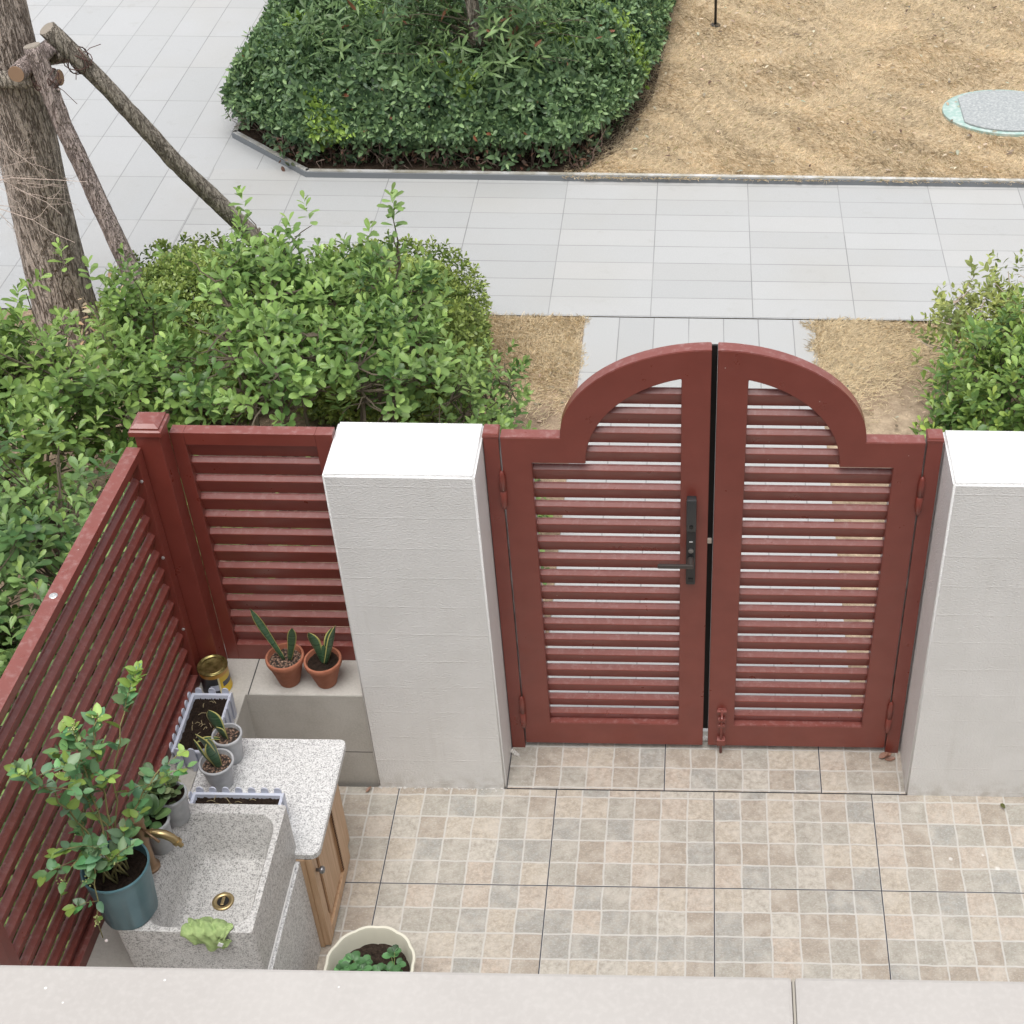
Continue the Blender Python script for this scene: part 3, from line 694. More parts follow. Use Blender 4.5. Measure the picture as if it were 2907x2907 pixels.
# snake plant leaf: stiff upright blade with yellow edges
def snake_mat():
    m = Mt('snake_leaf', rough=.4); u = m.n('ShaderNodeAttribute', attribute_name='tint').outputs['Color']; s = m.sep(u)
    p = m.pos(); band = m.noise(m.comb(0, 0, m.math('ADD', m.sep(p)[2], m.math('MULTIPLY', m.noise(p, 30, 3), .02))), 120, 2)
    c = m.ramp(band, [(.38, (.018, .055, .028)), (.6, (.075, .15, .075))])
    c = m.mix(m.rng(s[0], .78, .86), c, (.50, .47, .16)); m.set('Base Color', c); return m.m
SNAKE = snake_mat()
def snake_leaf(parent, base, tip, wd, curl=0.0, twist=0.3, face=0.0, cup=.25):
    base = Vector(base); tip = Vector(tip); ax = (tip-base); L = ax.length; d = ax.normalized()
    side0 = Vector((math.cos(face), math.sin(face), 0)); side0 = (side0-d*side0.dot(d)).normalized(); nrm0 = d.cross(side0)
    n = 14; m_ = 8; vs = []; us = []
    for i in range(n+1):
        t = i/n; w_ = wd*(.45+.95*t-.1*t*t)*(1 if t < .55 else max(0, 1-((t-.55)/.45)**2.2)) ; w_ = max(w_, .0006)
        c = base + d*L*t + nrm0*curl*L*t*t
        an = twist*t; sd_ = side0*math.cos(an)+nrm0*math.sin(an); nm = d.cross(sd_)
        for k in range(m_+1):
            v = k/m_*2-1; vs.append(tuple(c + sd_*w_*.5*v + nm*(cup*w_*v*v))); us.append(abs(v))
    fs = [(i*(m_+1)+k, i*(m_+1)+k+1, (i+1)*(m_+1)+k+1, (i+1)*(m_+1)+k) for i in range(n) for k in range(m_)]
    me = bpy.data.meshes.new('leaf'); me.from_pydata(vs, [], fs); me.materials.append(SNAKE)
    me.polygons.foreach_set('use_smooth', [True]*len(me.polygons))
    at = me.color_attributes.new('tint', 'FLOAT_COLOR', 'POINT'); at.data.foreach_set('color', np.array([[u, 0, 0, 1] for u in us]).ravel())
    o = link(bpy.data.objects.new('leaf', me), parent); md = o.modifiers.new('s', 'SOLIDIFY'); md.thickness = .002; return o
def rel(t, p): return tuple(Vector(p)-Vector(t.location))
t = potted('potted_snake_plant', 'terracotta pot on the ledge with a long snake plant leaf leaning left', (-1.560, .086, .4895), .037, .064, .131, TERRA, GRAVEL, .112, lip=.005, liph=.024)
snake_leaf(t, rel(t, (-1.563, .083, .60)), rel(t, (-1.640, .075, .862)), .028, .02, .5, .3)
snake_leaf(t, rel(t, (-1.545, .080, .60)), rel(t, (-1.500, .075, .785)), .034, -.06, .3, -.2)
t = potted('potted_snake_plant', 'terracotta pot on the ledge with a tuft of upright snake plant leaves, nearest the pillar', (-1.424, .083, .4895), .036, .063, .121, TERRA, POTSOIL, .104, lip=.005, liph=.024)
snake_leaf(t, rel(t, (-1.430, .085, .59)), rel(t, (-1.450, .08, .752)), .046, -.03, .25, -.35)
snake_leaf(t, rel(t, (-1.415, .095, .59)), rel(t, (-1.376, .115, .735)), .040, .03, .2, .6)
snake_leaf(t, rel(t, (-1.412, .075, .59)), rel(t, (-1.345, .065, .787)), .034, .06, .5, .5)
snake_leaf(t, rel(t, (-1.428, .080, .59)), rel(t, (-1.410, .08, .685)), .026, .02, .5, -.6)
t = potted('potted_snake_plant', 'grey pot at the counter edge with a broad yellow-edged snake plant leaf', (-1.668, -.305, .5205), .035, .048, .123, PLG, GRAVEL, .108)
snake_leaf(t, rel(t, (-1.678, -.305, .62)), rel(t, (-1.705, -.32, .770)), .050, .05, .3, -.25, .15)
snake_leaf(t, rel(t, (-1.670, -.312, .62)), rel(t, (-1.682, -.33, .712)), .030, -.05, .5, -.7)
snake_leaf(t, rel(t, (-1.690, -.310, .62)), rel(t, (-1.745, -.345, .67)), .030, -.25, .5, -.9)
t = potted('potted_snake_plant', 'smaller grey pot on the counter with curling snake plant leaves, nearest the long empty planter', (-1.677, -.417, .5205), .037, .0545, .115, PLG, GRAVEL, .095)
snake_leaf(t, rel(t, (-1.672, -.42, .61)), rel(t, (-1.703, -.43, .810)), .040, -.10, -.5, -.1)
snake_leaf(t, rel(t, (-1.668, -.425, .61)), rel(t, (-1.668, -.445, .760)), .048, .12, .9, .5)
snake_leaf(t, rel(t, (-1.680, -.42, .61)), rel(t, (-1.765, -.425, .70)), .030, .35, .4, -.8)

# grey pots with round-leaved succulents on the sink's left rim
def rosette_leaves(t, pts, L, dark, light, name='leaves', shape='round'):
    P = np.array([p[0] for p in pts]); D = np.array([p[1] for p in pts]); U = np.tile([0, 0, 1.], (len(P), 1))+rs.randn(len(P), 3)*.15
    T = greens(len(P), dark, light, .35, .08)
    o = leaf_object(name, P, D, U, np.array([p[2] for p in pts]), T, t, shape, .35, .12)
    md = o.modifiers.new('s', 'SOLIDIFY'); md.thickness = .004; md = o.modifiers.new('ss', 'SUBSURF'); md.levels = 2; md.render_levels = 2
    return o
t = potted('potted_succulent', 'grey pot on the sink rim with many small thick round leaves', (-1.706, -.718, .7215), .040, .0475, .118, PLG, POTSOIL, .108)
pts = []
q = np.random.RandomState(4)
for k in range(34):
    a = q.uniform(0, 6.28); r = q.uniform(.004, .055); h = q.uniform(.108, .195) - r*.35
    d = (math.cos(a)*.9, math.sin(a)*.9, q.uniform(.1, .9)); pts.append(((r*.8*math.cos(a)-.012, r*.8*math.sin(a), h), d, q.uniform(.03, .042)))
for k in range(10):
    a = q.uniform(2, 4.6); pts.append(((-.045+q.uniform(-.02, .02), q.uniform(-.03, .03), q.uniform(.12, .20)), (math.cos(a), math.sin(a), .5), q.uniform(.035, .05)))
rosette_leaves(t, pts, .03, (.10, .16, .06), (.28, .36, .19))
g = Geo()
for p in pts[::2]: g.tube(curve((p[0][0]*.3, p[0][1]*.3, .105), p[0], .005, 3), .0018, 5)
g.build('stems', GTWIG, t, smooth=True)
t = potted('potted_succulent', 'small grey pot beside the tap with large glossy round leaves', (-1.722, -.828, .7215), .036, .043, .130, PLG, POTSOIL, .112)
pts = []
for (a, el, L_l, h) in ((100, .9, .075, .13), (60, .6, .07, .135), (150, .7, .075, .14), (200, .5, .07, .13), (20, .5, .06, .125), (-60, .15, .055, .118), (240, .4, .065, .128), (170, 1.2, .07, .15), (120, 1.4, .06, .16), (90, .5, .06, .12), (185, .9, .08, .15)):
    a = R_(a); pts.append(((.004*math.cos(a)-.006, .004*math.sin(a)+.006, h), (math.cos(a), math.sin(a), el), L_l))
rosette_leaves(t, pts, .05, (.07, .16, .055), (.20, .33, .13))

# blue pot with blueberry bush
t = thing('potted_blueberry', 'torn blue pot on the sink rim with a sprawling flowering blueberry bush', 'potted plant', (-1.752, -1.056, .7215))
bt = Vector(t.location)
g = Geo(); pot_mesh(g, .078, .094, .215, lip=.003, liph=.010)
q = np.random.RandomState(5)
for i, v in enumerate(g.v):
    if .001 < v[2] < .006:
        k = i % 36; jag = [0, .0, .004, .012, .020, .012, .0, .0, .006, .018, .010, 0][(k*7 % 12)]; g.v[i] = (v[0]*1.0, v[1], v[2]+jag*.5)
g.build('pot', PLB, t, auto=40)
lumpy_disc(.0895, .178, .008, seed=3).build('soil', POTSOIL, t, smooth=True)
stems = [((-1.86, -1.15, 1.45), .10), ((-1.80, -.92, 1.40), .10), ((-1.74, -.90, 1.41), .14), ((-1.69, -.70, 1.38), .12), ((-1.585, -.78, 1.12), .08), ((-1.875, -1.13, 1.06), .10), ((-1.775, -1.20, .80), .26), ((-1.83, -1.0, 1.30), .06), ((-1.86, -1.2, .95), .16), ((-1.70, -1.02, 1.08), .03), ((-1.84, -1.0, 1.12), .05), ((-1.78, -1.16, .98), .12), ((-1.82, -1.08, 1.02), .1), ((-1.72, -1.1, 1.02), .05)]
sg = Geo(); LP, LD, LU, LL, LT = [], [], [], [], []; fl_p = []
for si, (tip, bend) in enumerate(stems):
    b0 = Vector((-1.752+q.uniform(-.035, .04), -1.056+q.uniform(-.035, .035), .895)); b1 = Vector(tip)
    n_ = 12; pts = []
    for i in range(n_+1):
        s_ = i/n_; p = b0.lerp(b1, s_); p.z += bend*math.sin(math.pi*s_)*.9; p += Vector((q.randn()*.004, q.randn()*.004, 0)); pts.append(p-bt)
    sg.tube(pts, [.0034-.0018*i/n_ for i in range(n_+1)], 5)
    Lg = (b1-b0).length; nl = int(Lg/(.020 if si == 3 else .043))+3; bare = .42 if si in (3,) else .32
    for k in range(nl):
        s_ = bare+(1-bare)*(k+q.rand()*.6)/nl
        if si == 3 and s_ < .72 and q.rand() < .72: continue
        s_ = min(s_, .999); i = min(int(s_*n_), n_-1); p = pts[i].lerp(pts[i+1], s_*n_-i); d = (pts[i+1]-pts[i]).normalized()
        a = k*2.4+si; r_ = Vector((math.cos(a), math.sin(a), .25+.3*q.rand())).normalized()
        for rep in range(1 if q.rand() < .55 else 2):
            a2 = a+rep*1.9; r_ = Vector((math.cos(a2), math.sin(a2), .2+.4*q.rand())).normalized()
            dd = (d*.45+r_*.8).normalized(); LP.append(p); LD.append(dd); LU.append(Vector((0, 0, 1))+Vector(q.randn(3)*.25)); LL.append(q.uniform(.032, .054)*(1 if s_ < .9 else .85))
            y_ = 1 if (s_ > .86 and q.rand() < .7) or q.rand() < .10 else 0
            LT.append(np.array((.28, .42, .10) if y_ else (.12+.06*q.rand(), .23+.10*q.rand(), .11+.05*q.rand()))*(1+.1*q.randn()))
    for sb in range(3 if Lg > .3 else 1):
        s_ = q.uniform(.45, .95); i = min(int(s_*n_), n_-1); p0 = pts[i]; a = q.uniform(0, 6.28)
        if si == 3: continue
        e = p0+Vector((math.cos(a)*.9, math.sin(a)*.9, q.uniform(-.2, .5))).normalized()*q.uniform(.06, .12)
        if (e+bt).x < -1.885: e.x = -1.885-bt.x
        sg.tube([p0, p0.lerp(e, .5)+Vector((0, 0, .008)), e], [.0015, .0012, .0008], 4)
        for m_ in range(6):
            u_ = .35+.65*m_/5; a3 = m_*2.4+sb; dd = ((e-p0).normalized()*.6+Vector((math.cos(a3), math.sin(a3), .35))*.7).normalized()
            LP.append(p0.lerp(e, u_)); LD.append(dd); LU.append(Vector((0, 0, 1))+Vector(q.randn(3)*.3)); LL.append(q.uniform(.03, .05)); LT.append(np.array((.26, .38, .09) if (m_ > 3 and q.rand() < .5) else (.12+.06*q.rand(), .24+.10*q.rand(), .11+.04*q.rand()))*(1+.1*q.randn()))
    if si in (1, 2, 7, 8, 6, 13, 11): fl_p.append(pts[-2] if si != 8 else pts[-3])
leaf_object('leaves', np.array(LP), np.array(LD), np.array(LU), np.array(LL), np.clip(np.array(LT), .005, 1), t, 'ovate', .25, .14, wmul=1.25)
sg.build('stems', Mt('berry_stem', (.24, .22, .09), .8).m, t, smooth=True)
g = Geo(); gb = Geo()
for p in fl_p:
    for k in range(13):
        c = Vector(p)+Vector(q.randn(3)*.010); bm = bmesh.new(); bmesh.ops.create_icosphere(bm, subdivisions=1, radius=.0028); g.bm(bm, Matrix.Translation(c))
for k in range(7):
    c = Vector((-1.765, -1.10, 1.03))-bt+Vector(q.randn(3)*.014); bm = bmesh.new(); bmesh.ops.create_icosphere(bm, subdivisions=2, radius=.0055); gb.bm(bm, Matrix.Translation(c))
c = Vector((-1.77, -1.2, .775))-bt; bm = bmesh.new(); bmesh.ops.create_icosphere(bm, subdivisions=2, radius=.005); gb.bm(bm, Matrix.Translation(c))
tag(g.build('flower_buds', Mt('bud', (.45, .50, .20), .6).m, t, smooth=True), kind='stuff'); gb.build('blossoms', Mt('blossom', (.75, .68, .66), .5).m, t, smooth=True)

# scalloped white bowl
t = thing('potted_strawberry', 'scalloped cream bowl on the tiled floor with small strawberry plants', 'potted plant', (-1.130, -.905, .0005))
g = Geo(); sc = lambda a, z: 1+.028*abs(math.sin(a*6))*min(1, z/.12)
g.lathe([(0, 0), (.075, 0), (.082, .004), (.105, .05), (.126, .12), (.136, .185), (.141, .205), (.146, .212), (.144, .218), (.136, .217), (.131, .205), (.124, .16), (.112, .12), (0, .12)], (0, 0, 0), 96, sc)
g.build('bowl', Mt('cream_plastic', (.62, .60, .50), .45).m, t, auto=50)
lumpy_disc(.124, .150, .008, seed=9, n=36, rings=12).build('soil', soil_mat('bowl_soil', (.02, .015, .012), (.065, .045, .034), 80), t, smooth=True)
LP, LD, LU, LL, LT = [], [], [], [], []; sg = Geo()
for cx, cy, n_ in ((-.055, -.005, 16), (.055, -.035, 9), (.075, .0, 5), (-.02, -.06, 6)):
    for k in range(n_):
        a = q.uniform(0, 6.28); r_ = q.uniform(.01, .042); top = Vector((cx+r_*math.cos(a), cy+r_*math.sin(a), (.165+q.uniform(.035, .085)-r_*.5)))
        sg.tube(curve((cx, cy, .15), top, .004, 3), .0013, 5)
        for j in (-1, 0, 1):
            aa = a+j*1.35; LP.append(top); LD.append(Vector((math.cos(aa), math.sin(aa), .25))); LU.append((0, 0, 1)); LL.append(q.uniform(.024, .034)); LT.append(np.array((.08, .19, .07))*(1+.2*q.randn())*(1.7 if k % 5 == 0 else 1))
leaf_object('leaves', np.array(LP), np.array(LD), np.array(LU, float), np.array(LL), np.clip(np.array(LT), .005, 1), t, 'round', .3, .1, wmul=1.25)
sg.build('stems', GTWIG, t, smooth=True)

# tin
t = thing('paint_tin', 'small yellow and black tin with a tarnished lid in the ledge corner', 'tin', (-1.817, .054, .4895))
m = Mt('tin_label', rough=.35); p = m.coord(); s = m.sep(p)
an = m.math('ARCTAN2', s[1], s[0])
yel = m.math('MULTIPLY', m.math('GREATER_THAN', an, -.95), m.math('LESS_THAN', an, .9))
c = m.mix(yel, (.02, .022, .03), (.62, .42, .02)); c = m.mix(m.math('MULTIPLY', m.math('LESS_THAN', m.math('ABSOLUTE', m.math('SUBTRACT', s[2], .05)), .012), m.math('GREATER_THAN', an, -.75)), c, (.05, .055, .08))
c = m.mix(m.math('MULTIPLY', m.math('LESS_THAN', m.math('ABSOLUTE', m.math('ADD', an, 1.35)), .28), m.math('LESS_THAN', m.math('ABSOLUTE', m.math('SUBTRACT', s[2], .042)), .014)), c, (.42, .45, .55))
c = m.mix(m.math('MULTIPLY', m.math('LESS_THAN', m.math('ABSOLUTE', m.math('ADD', an, 1.0)), .06), m.math('LESS_THAN', s[2], .09)), c, (.70, .62, .35))
c = m.mix(m.math('GREATER_THAN', s[2], .088), c, (.55, .28, .03)); m.set('Base Color', c)
g = Geo(); g.lathe([(0, 0), (.0515, 0), (.053, .003), (.0515, .006), (.0515, .1), (.053, .103), (.053, .106), (.0, .106)], (0, 0, 0), 40); g.build('tin_body', m.m, t, auto=40)
g = Geo(); g.lathe([(.0535, 0), (.0545, .003), (.0525, .006), (.049, .005), (.0475, .001), (.042, .0015), (.041, .003), (.036, .001), (0, .0015)], (0, 0, .1062), 40); g.f = [f for f in g.f if len(f) == 4]
ml = Mt('tarnished_lid', rough=.3, metal=.8); ml.set('Base Color', ml.ramp(ml.noise(ml.pos(), 40, 5), [(.3, (.10, .08, .02)), (.7, (.42, .36, .15))])); g.build('lid', ml.m, t, smooth=True)

# picket planters
PLW = Mt('pale_blue_plastic', (.52, .55, .64), .5).m
def planter(name, label, loc, W, D, H, nx, ny, rotz=0, group='picket fence planters'):
    """W along local x, D along local y"""
    t = thing(name, label, 'planter', loc, rotz, group)
    g = Geo(); th = .006; hw, hd = W/2, D/2; tw, td = hw*.95, hd*.92
    # tapered tub
    def rect(a, b, z): return [(-a, -b, z), (a, -b, z), (a, b, z), (-a, b, z)]
    lv = [rect(tw, td, .004), rect(hw-.006, hd-.006, H*.78), rect(hw, hd, H*.79), rect(hw, hd, H*.86), rect(hw-.010, hd-.010, H*.86), rect(tw-.012, td-.012, H*.45)]
    vs = [v for l in lv for v in l]; fs = [(3, 2, 1, 0)]
    for i in range(len(lv)-1):
        for k in range(4): fs.append((4*i+k, 4*i+(k+1) % 4, 4*i+4+(k+1) % 4, 4*i+4+k))
    fs.append((20, 21, 22, 23)); g.add(vs, fs); g.build('tub', PLW, t)
    def picket(x, y, nx_, ny_, tilt=.0):
        g = Geo(); w_ = .0118; pr = [(-w_, 0)] + [(w_*1.0*math.cos(math.pi-math.pi*k/8)*1.0, H*.94+w_*1.1*math.sin(math.pi*k/8)) for k in range(9)] + [(w_, 0)]
        t_ = .0022
        for s_ in (-1, 1):
            pass
        pts = []
        ux, uy = -ny_, nx_
        f_ = [(x+ux*a+nx_*(t_-.004*(1-b/H)*1.0), y+uy*a+ny_*(t_-.004*(1-b/H)), b) for a, b in pr]; bk = [(x+ux*a-nx_*(t_+.004*(1-b/H)), y+uy*a-ny_*(t_+.004*(1-b/H)), b) for a, b in pr]
        n_ = len(pr); g.add(f_+bk, [tuple(range(n_)), tuple(range(2*n_-1, n_-1, -1))]+[(i, (i+1) % n_, (i+1) % n_+n_, i+n_) for i in range(n_)])
        g.build('picket', PLW, t)
    for k in range(nx):
        x = -hw+W*(k+.5)/nx
        for s_ in (-1, 1): picket(x, s_*(hd+.0035), 0, s_)
    for k in range(ny):
        y = -hd+D*(k+.5)/ny
        for s_ in (-1, 1): picket(s_*(hw+.0035), y, s_, 0)
    # soil
    g = Geo(); n1, n2 = 40, 18; qq = np.random.RandomState(int(W*100)+ny); vs = []
    for j in range(n2+1):
        for i in range(n1+1): vs.append(((-1+2*i/n1)*(hw-.0105), (-1+2*j/n2)*(hd-.0105), H*.73+qq.uniform(-.004, .005)))
    g.add(vs, [(j*(n1+1)+i, j*(n1+1)+i+1, (j+1)*(n1+1)+i+1, (j+1)*(n1+1)+i) for j in range(n2) for i in range(n1)]); g.build('soil', POTSOIL, t, smooth=True)
    # pale dead roots
    g = Geo()
    for k in range(16):
        x, y = qq.uniform(-hw*.8, hw*.8), qq.uniform(-hd*.75, hd*.75); a = qq.uniform(0, 3.14); l = qq.uniform(.01, .028)
        g.tube([(x, y, H*.74+.004), (x+l*.5*math.cos(a), y+l*.5*math.sin(a), H*.74+.010), (x+l*math.cos(a), y+l*math.sin(a), H*.74+.004)], .0009, 4)
    tag(g.build('dead_roots', Mt('straw_root', (.42, .34, .2), .9).m, t), kind='stuff')
    return t
planter('picket_planter', 'pale blue picket-fence planter of bare soil on the ledge along the side fence', (-1.788, -.205, .4895), .142, .270, .115, 3, 7)
planter('picket_planter', 'pale blue picket-fence planter of bare soil squeezed behind the sink', (-1.578, -.588, .5205), .300, .118, .108, 7, 3)

# ================================================================== TREE WITH PROPS
def trunk_geo(g, pts, rad, n=28, rough=.05, seed=1):
    q2 = np.random.RandomState(seed); base = len(g.v); m = len(pts)
    # resample
    P = []; RR = []; N = 60
    for i in range(N+1):
        t = i/N*(m-1); a = min(int(t), m-2); f = t-a; P.append(Vector(pts[a]).lerp(Vector(pts[a+1]), f)); RR.append(rad[a]*(1-f)+rad[a+1]*f)
    g.tube(P, RR, n)
    ph = q2.rand(6)*6
    for idx_ in range(base, len(g.v)):
        k = (idx_-base) % n; i = (idx_-base)//n; c = P[i]; a = 2*math.pi*k/n
        s_ = 1+rough*(.5*math.sin(3*a+ph[0]+i*.05)+.35*math.sin(7*a+ph[1]-i*.11)+.3*math.sin(13*a+ph[2]+i*.3)+.25*q2.randn()*.6)
        v = Vector(g.v[idx_]); g.v[idx_] = tuple(c+(v-c)*s_)
tree = thing('street_tree', 'large brown-barked tree at the left edge held up by lashed timber props', 'tree', (-3.74, 3.42, ZO-.02))
tb = Vector(tree.location)
def T_(g): g.v = [tuple(Vector(v)-tb) for v in g.v]; return g
TP = [(-3.64, 3.42, ZO-.05), (-3.625, 3.41, 0), (-3.59, 3.40, .6), (-3.55, 3.39, 1.1), (-3.52, 3.39, 1.7), (-3.50, 3.4, 3.0), (-3.48, 3.45, 4.2)]
g = Geo(); trunk_geo(g, TP, [.185, .165, .152, .148, .143, .12, .09], 36, .045); T_(g).build('trunk', BARK, tree, smooth=True)
q = np.random.RandomState(12)
for (z0_, tip) in ((2.6, (-4.6, 2.6, 4.6)), (2.9, (-2.9, 4.4, 5.0)), (3.3, (-3.9, 4.8, 5.4)), (3.6, (-2.9, 2.9, 5.4)), (4.1, (-3.6, 3.4, 6.2))):
    g = Geo(); a = Vector((-3.51, 3.4, z0_)); b = Vector(tip); g.tube([a.lerp(b, k/6)+Vector((0, 0, .25*math.sin(math.pi*k/6))) for k in range(7)], [.06-.0075*k for k in range(7)], 10); T_(g).build('limb', BARK, tree, smooth=True)
NL = 2600; cc_ = np.array([(-4.6, 2.6, 4.8), (-2.9, 4.4, 5.2), (-3.9, 4.8, 5.6), (-2.9, 2.9, 5.6), (-3.6, 3.4, 6.4)])
ci = rs.randint(0, 5, NL); P = cc_[ci]+unit(rs.randn(NL, 3))*rs.uniform(.1, .75, (NL, 1)); 
leaf_object('crown', P-np.array(tb), rs.randn(NL, 3)-np.array([0, 0, .5]), rs.randn(NL, 3)*.5+np.array([0, 0, 1]), rs.uniform(.07, .11, NL), greens(NL, (.03, .075, .02), (.08, .16, .04)), tree, 'lance')
# bare drooping twigs in front of the trunk
g = Geo()
def twig(g, a, b, r=.0034, depth=2):
    pts = curve(a, b, q.uniform(.0, .03), 5, .008); g.tube(pts, [r*(1-.12*k) for k in range(6)], 4)
    if depth:
        for k in range(3):
            p = pts[q.randint(1, 5)]; d = Vector(b)-Vector(a); l = d.length*.5
            e = p + (d.normalized()+Vector(q.randn(3)*.55)).normalized()*l; twig(g, p, e, r*.6, depth-1)
for a, b in (((-3.66, 3.10, 1.30), (-3.35, 3.05, .92)), ((-3.80, 3.08, .86), (-3.12, 2.98, .95)), ((-3.78, 3.06, .78), (-3.25, 2.95, .62)), ((-3.70, 3.12, .95), (-3.30, 3.0, .75)), ((-3.62, 3.15, 1.35), (-3.58, 3.02, .9))):
    twig(g, a, b)
T_(g).build('bare_twig', TWIGP, tree)

def prop(label, pts, rad, mat, seed, group='timber props round the tree', ends=True, name='tree_prop'):
    a = Vector(pts[0]); b = Vector(pts[-1]); t = thing(name, label, 'timber prop', b if b.z < a.z else a, 0, group); o0 = Vector(t.location)
    g = Geo(); trunk_geo(g, pts, rad, 18, .13, seed)
    q2 = np.random.RandomState(seed)
    for k in range(7):   # stubs of cut branches
        f = q2.uniform(.1, .9); c = a.lerp(b, f); d = Vector(q2.randn(3)).normalized(); r = rad[0]; g.tube([c+d*r*.6, c+d*(r+q2.uniform(.006, .02))], [.010, .007], 6)
    g.v = [tuple(Vector(v)-o0) for v in g.v]; g.build('pole', mat, t, smooth=True)
    if ends:
        for e, other in ((a, b), (b, a)):
            d = (e-other).normalized(); g = Geo(); r = (rad[0] if e == a else rad[-1])*.93
            g.tube([e-d*.003-o0, e+d*.004-o0], [r, r*.97], 18); g.build('cut_end', CUT if name == 'tree_tie' else CUTG, t)
    return t
prop('long grey-barked prop slanting from the tree down to the right into the hedge', [(-3.245, 3.27, 1.615), (-3.06, 3.38, 1.25), (-2.86, 3.50, .80), (-2.62, 3.68, .30), (-2.36, 3.88, -.27)], [.043, .042, .044, .047, .050], POLE, 21)
prop('pale pinkish prop leaning across the front of the tree trunk', [(-3.285, 3.15, 1.58), (-3.235, 3.14, 1.173), (-3.159, 3.12, .818), (-3.05, 3.08, .342), (-2.93, 3.03, -.27)], [.044, .043, .045, .047, .050], POLE2, 22)
prop('horizontal timber tie across the front of the tree trunk with a red cut end', [(-4.05, 3.225, 1.36), (-3.65, 3.215, 1.37), (-3.215, 3.205, 1.395)], [.040, .040, .040], POLE, 23, name='tree_tie')
prop('short timber tie pointing to the viewer beside the tree trunk', [(-3.356, 3.06, 1.477), (-3.35, 3.30, 1.45), (-3.345, 3.55, 1.42)], [.042, .041, .041], POLE2, 24, name='tree_tie')
prop('short timber tie behind the tree trunk joining the long prop', [(-3.80, 3.64, 1.30), (-3.50, 3.56, 1.33), (-3.22, 3.45, 1.41)], [.040, .040, .040], POLE, 25, name='tree_tie')
g = Geo()
for c, ax in (((-3.27, 3.17, 1.40), 1), ((-3.16, 3.33, 1.43), 0)):
    for k in range(7):
        pts = []; u = Vector(q.randn(3)).normalized(); v = u.cross(Vector(q.randn(3))).normalized()
        for j in range(15):
            a = j/14*6.28; pts.append(Vector(c)+u*math.cos(a)*.068+v*math.sin(a)*.068)
        g.tube(pts, .0028, 5)
    for k in range(4):
        d = Vector(q.randn(3))*.05; g.tube([Vector(c), Vector(c)+d, Vector(c)+d*1.8+Vector((0, 0, -.03))], .002, 4)
o = g.build('wire_lashing', Mt('rusty_wire', (.10, .055, .045), .8).m); tag(o, 'rusty wire lashings tied round the timber props at the tree', 'wire')

# ================================================================== SHRUBS
def shrub(name, label, base, canopy, n_sh, leafL, dark, light, young, nleaf=11, seg=.10, group=None, seed=0, shape='obovate', stem_r=.011, n_main=6, upw=.75, tall=(), stemmat=None, opp=False, loose=0.0, young_n=3, sub=0):
    """canopy = list of ellipsoids (cx,cy,cz,rx,ry,rz)"""
    global rs
    rs = np.random.RandomState(seed+100)
    t = thing(name, label, 'shrub', base, 0, group); b = np.array(base)
    vol = np.array([c[3]*c[4]*c[5] for c in canopy])**.67; vol /= vol.sum()
    ci = rs.choice(len(canopy), n_sh, p=vol); C = np.array(canopy)[ci]
    d = unit(rs.randn(n_sh, 3)); d[:, 2] = np.abs(d[:, 2])*np.where(rs.rand(n_sh) < .88, 1, -.3)
    rr = rs.uniform(.05, 1, n_sh)**(1/3.2)*(1+loose*rs.randn(n_sh)*.3)
    # lumpy silhouette
    lump = 1+.20*np.sin(d[:, 0]*7+seed)*np.cos(d[:, 1]*6+seed*2)+.16*np.sin(d[:, 2]*9+d[:, 0]*4)+.10*np.clip(rs.randn(n_sh), -1, 2.2)
    P = C[:, :3]+d*C[:, 3:]*(rr*lump)[:, None]
    keep = P[:, 2] > ZO+.05; P = P[keep]; d = d[keep]; C = C[keep]
    D = unit(d*.5+np.array([0, 0, upw+.15])+rs.randn(len(P), 3)*.34)
    if len(tall):
        P = np.concatenate([P, np.array([x[:3] for x in tall])]); D = np.concatenate([D, np.tile([0, 0, 1.], (len(tall), 1))+rs.randn(len(tall), 3)*.12])
    P0 = P-D*seg
    lp = shoots(P0-b, D, nleaf, seg, leafL, dark, light, young, opp, young_n=young_n)
    leaf_object('foliage', *lp[:4], lp[4], t, shape)
    # stems
    g = Geo(); nodes = []
    for k in range(n_main):
        a = 6.28*k/n_main+rs.rand(); c = canopy[k % len(canopy)]
        tip = Vector((c[0]+c[3]*.55*math.cos(a), c[1]+c[4]*.55*math.sin(a), c[2]+c[5]*.35)); s0 = Vector((b[0]+rs.randn()*.06, b[1]+rs.randn()*.06, ZO-.02))
        pts = curve(s0, tip, .03, 8, .022); g.tube([p-Vector(base) for p in pts], [stem_r*(1-.09*i) for i in range(9)], 6); nodes += pts[3:]
    nd = np.array([tuple(p) for p in nodes])
    step = max(1, len(P0)//600)
    for p in P0[::step]:
        dd = np.linalg.norm(nd-p, axis=1)+np.maximum(0, nd[:, 2]-p[2])*2; j = dd.argmin(); a = Vector(nd[j]); e = Vector(p)
        if (a-e).length < .9:
            pts = curve(a, e, -.03*(a-e).length, 4, .008); g.tube([v-Vector(base) for v in pts], [.0055, .0048, .004, .003, .002], 4, False)
    g.build('branches', stemmat or TWIG, t)
    return t
DK, LT_, YG = (.065, .145, .045), (.20, .32, .11), (.30, .42, .12)
FG = 'leggy evergreen shrubs behind the fences'
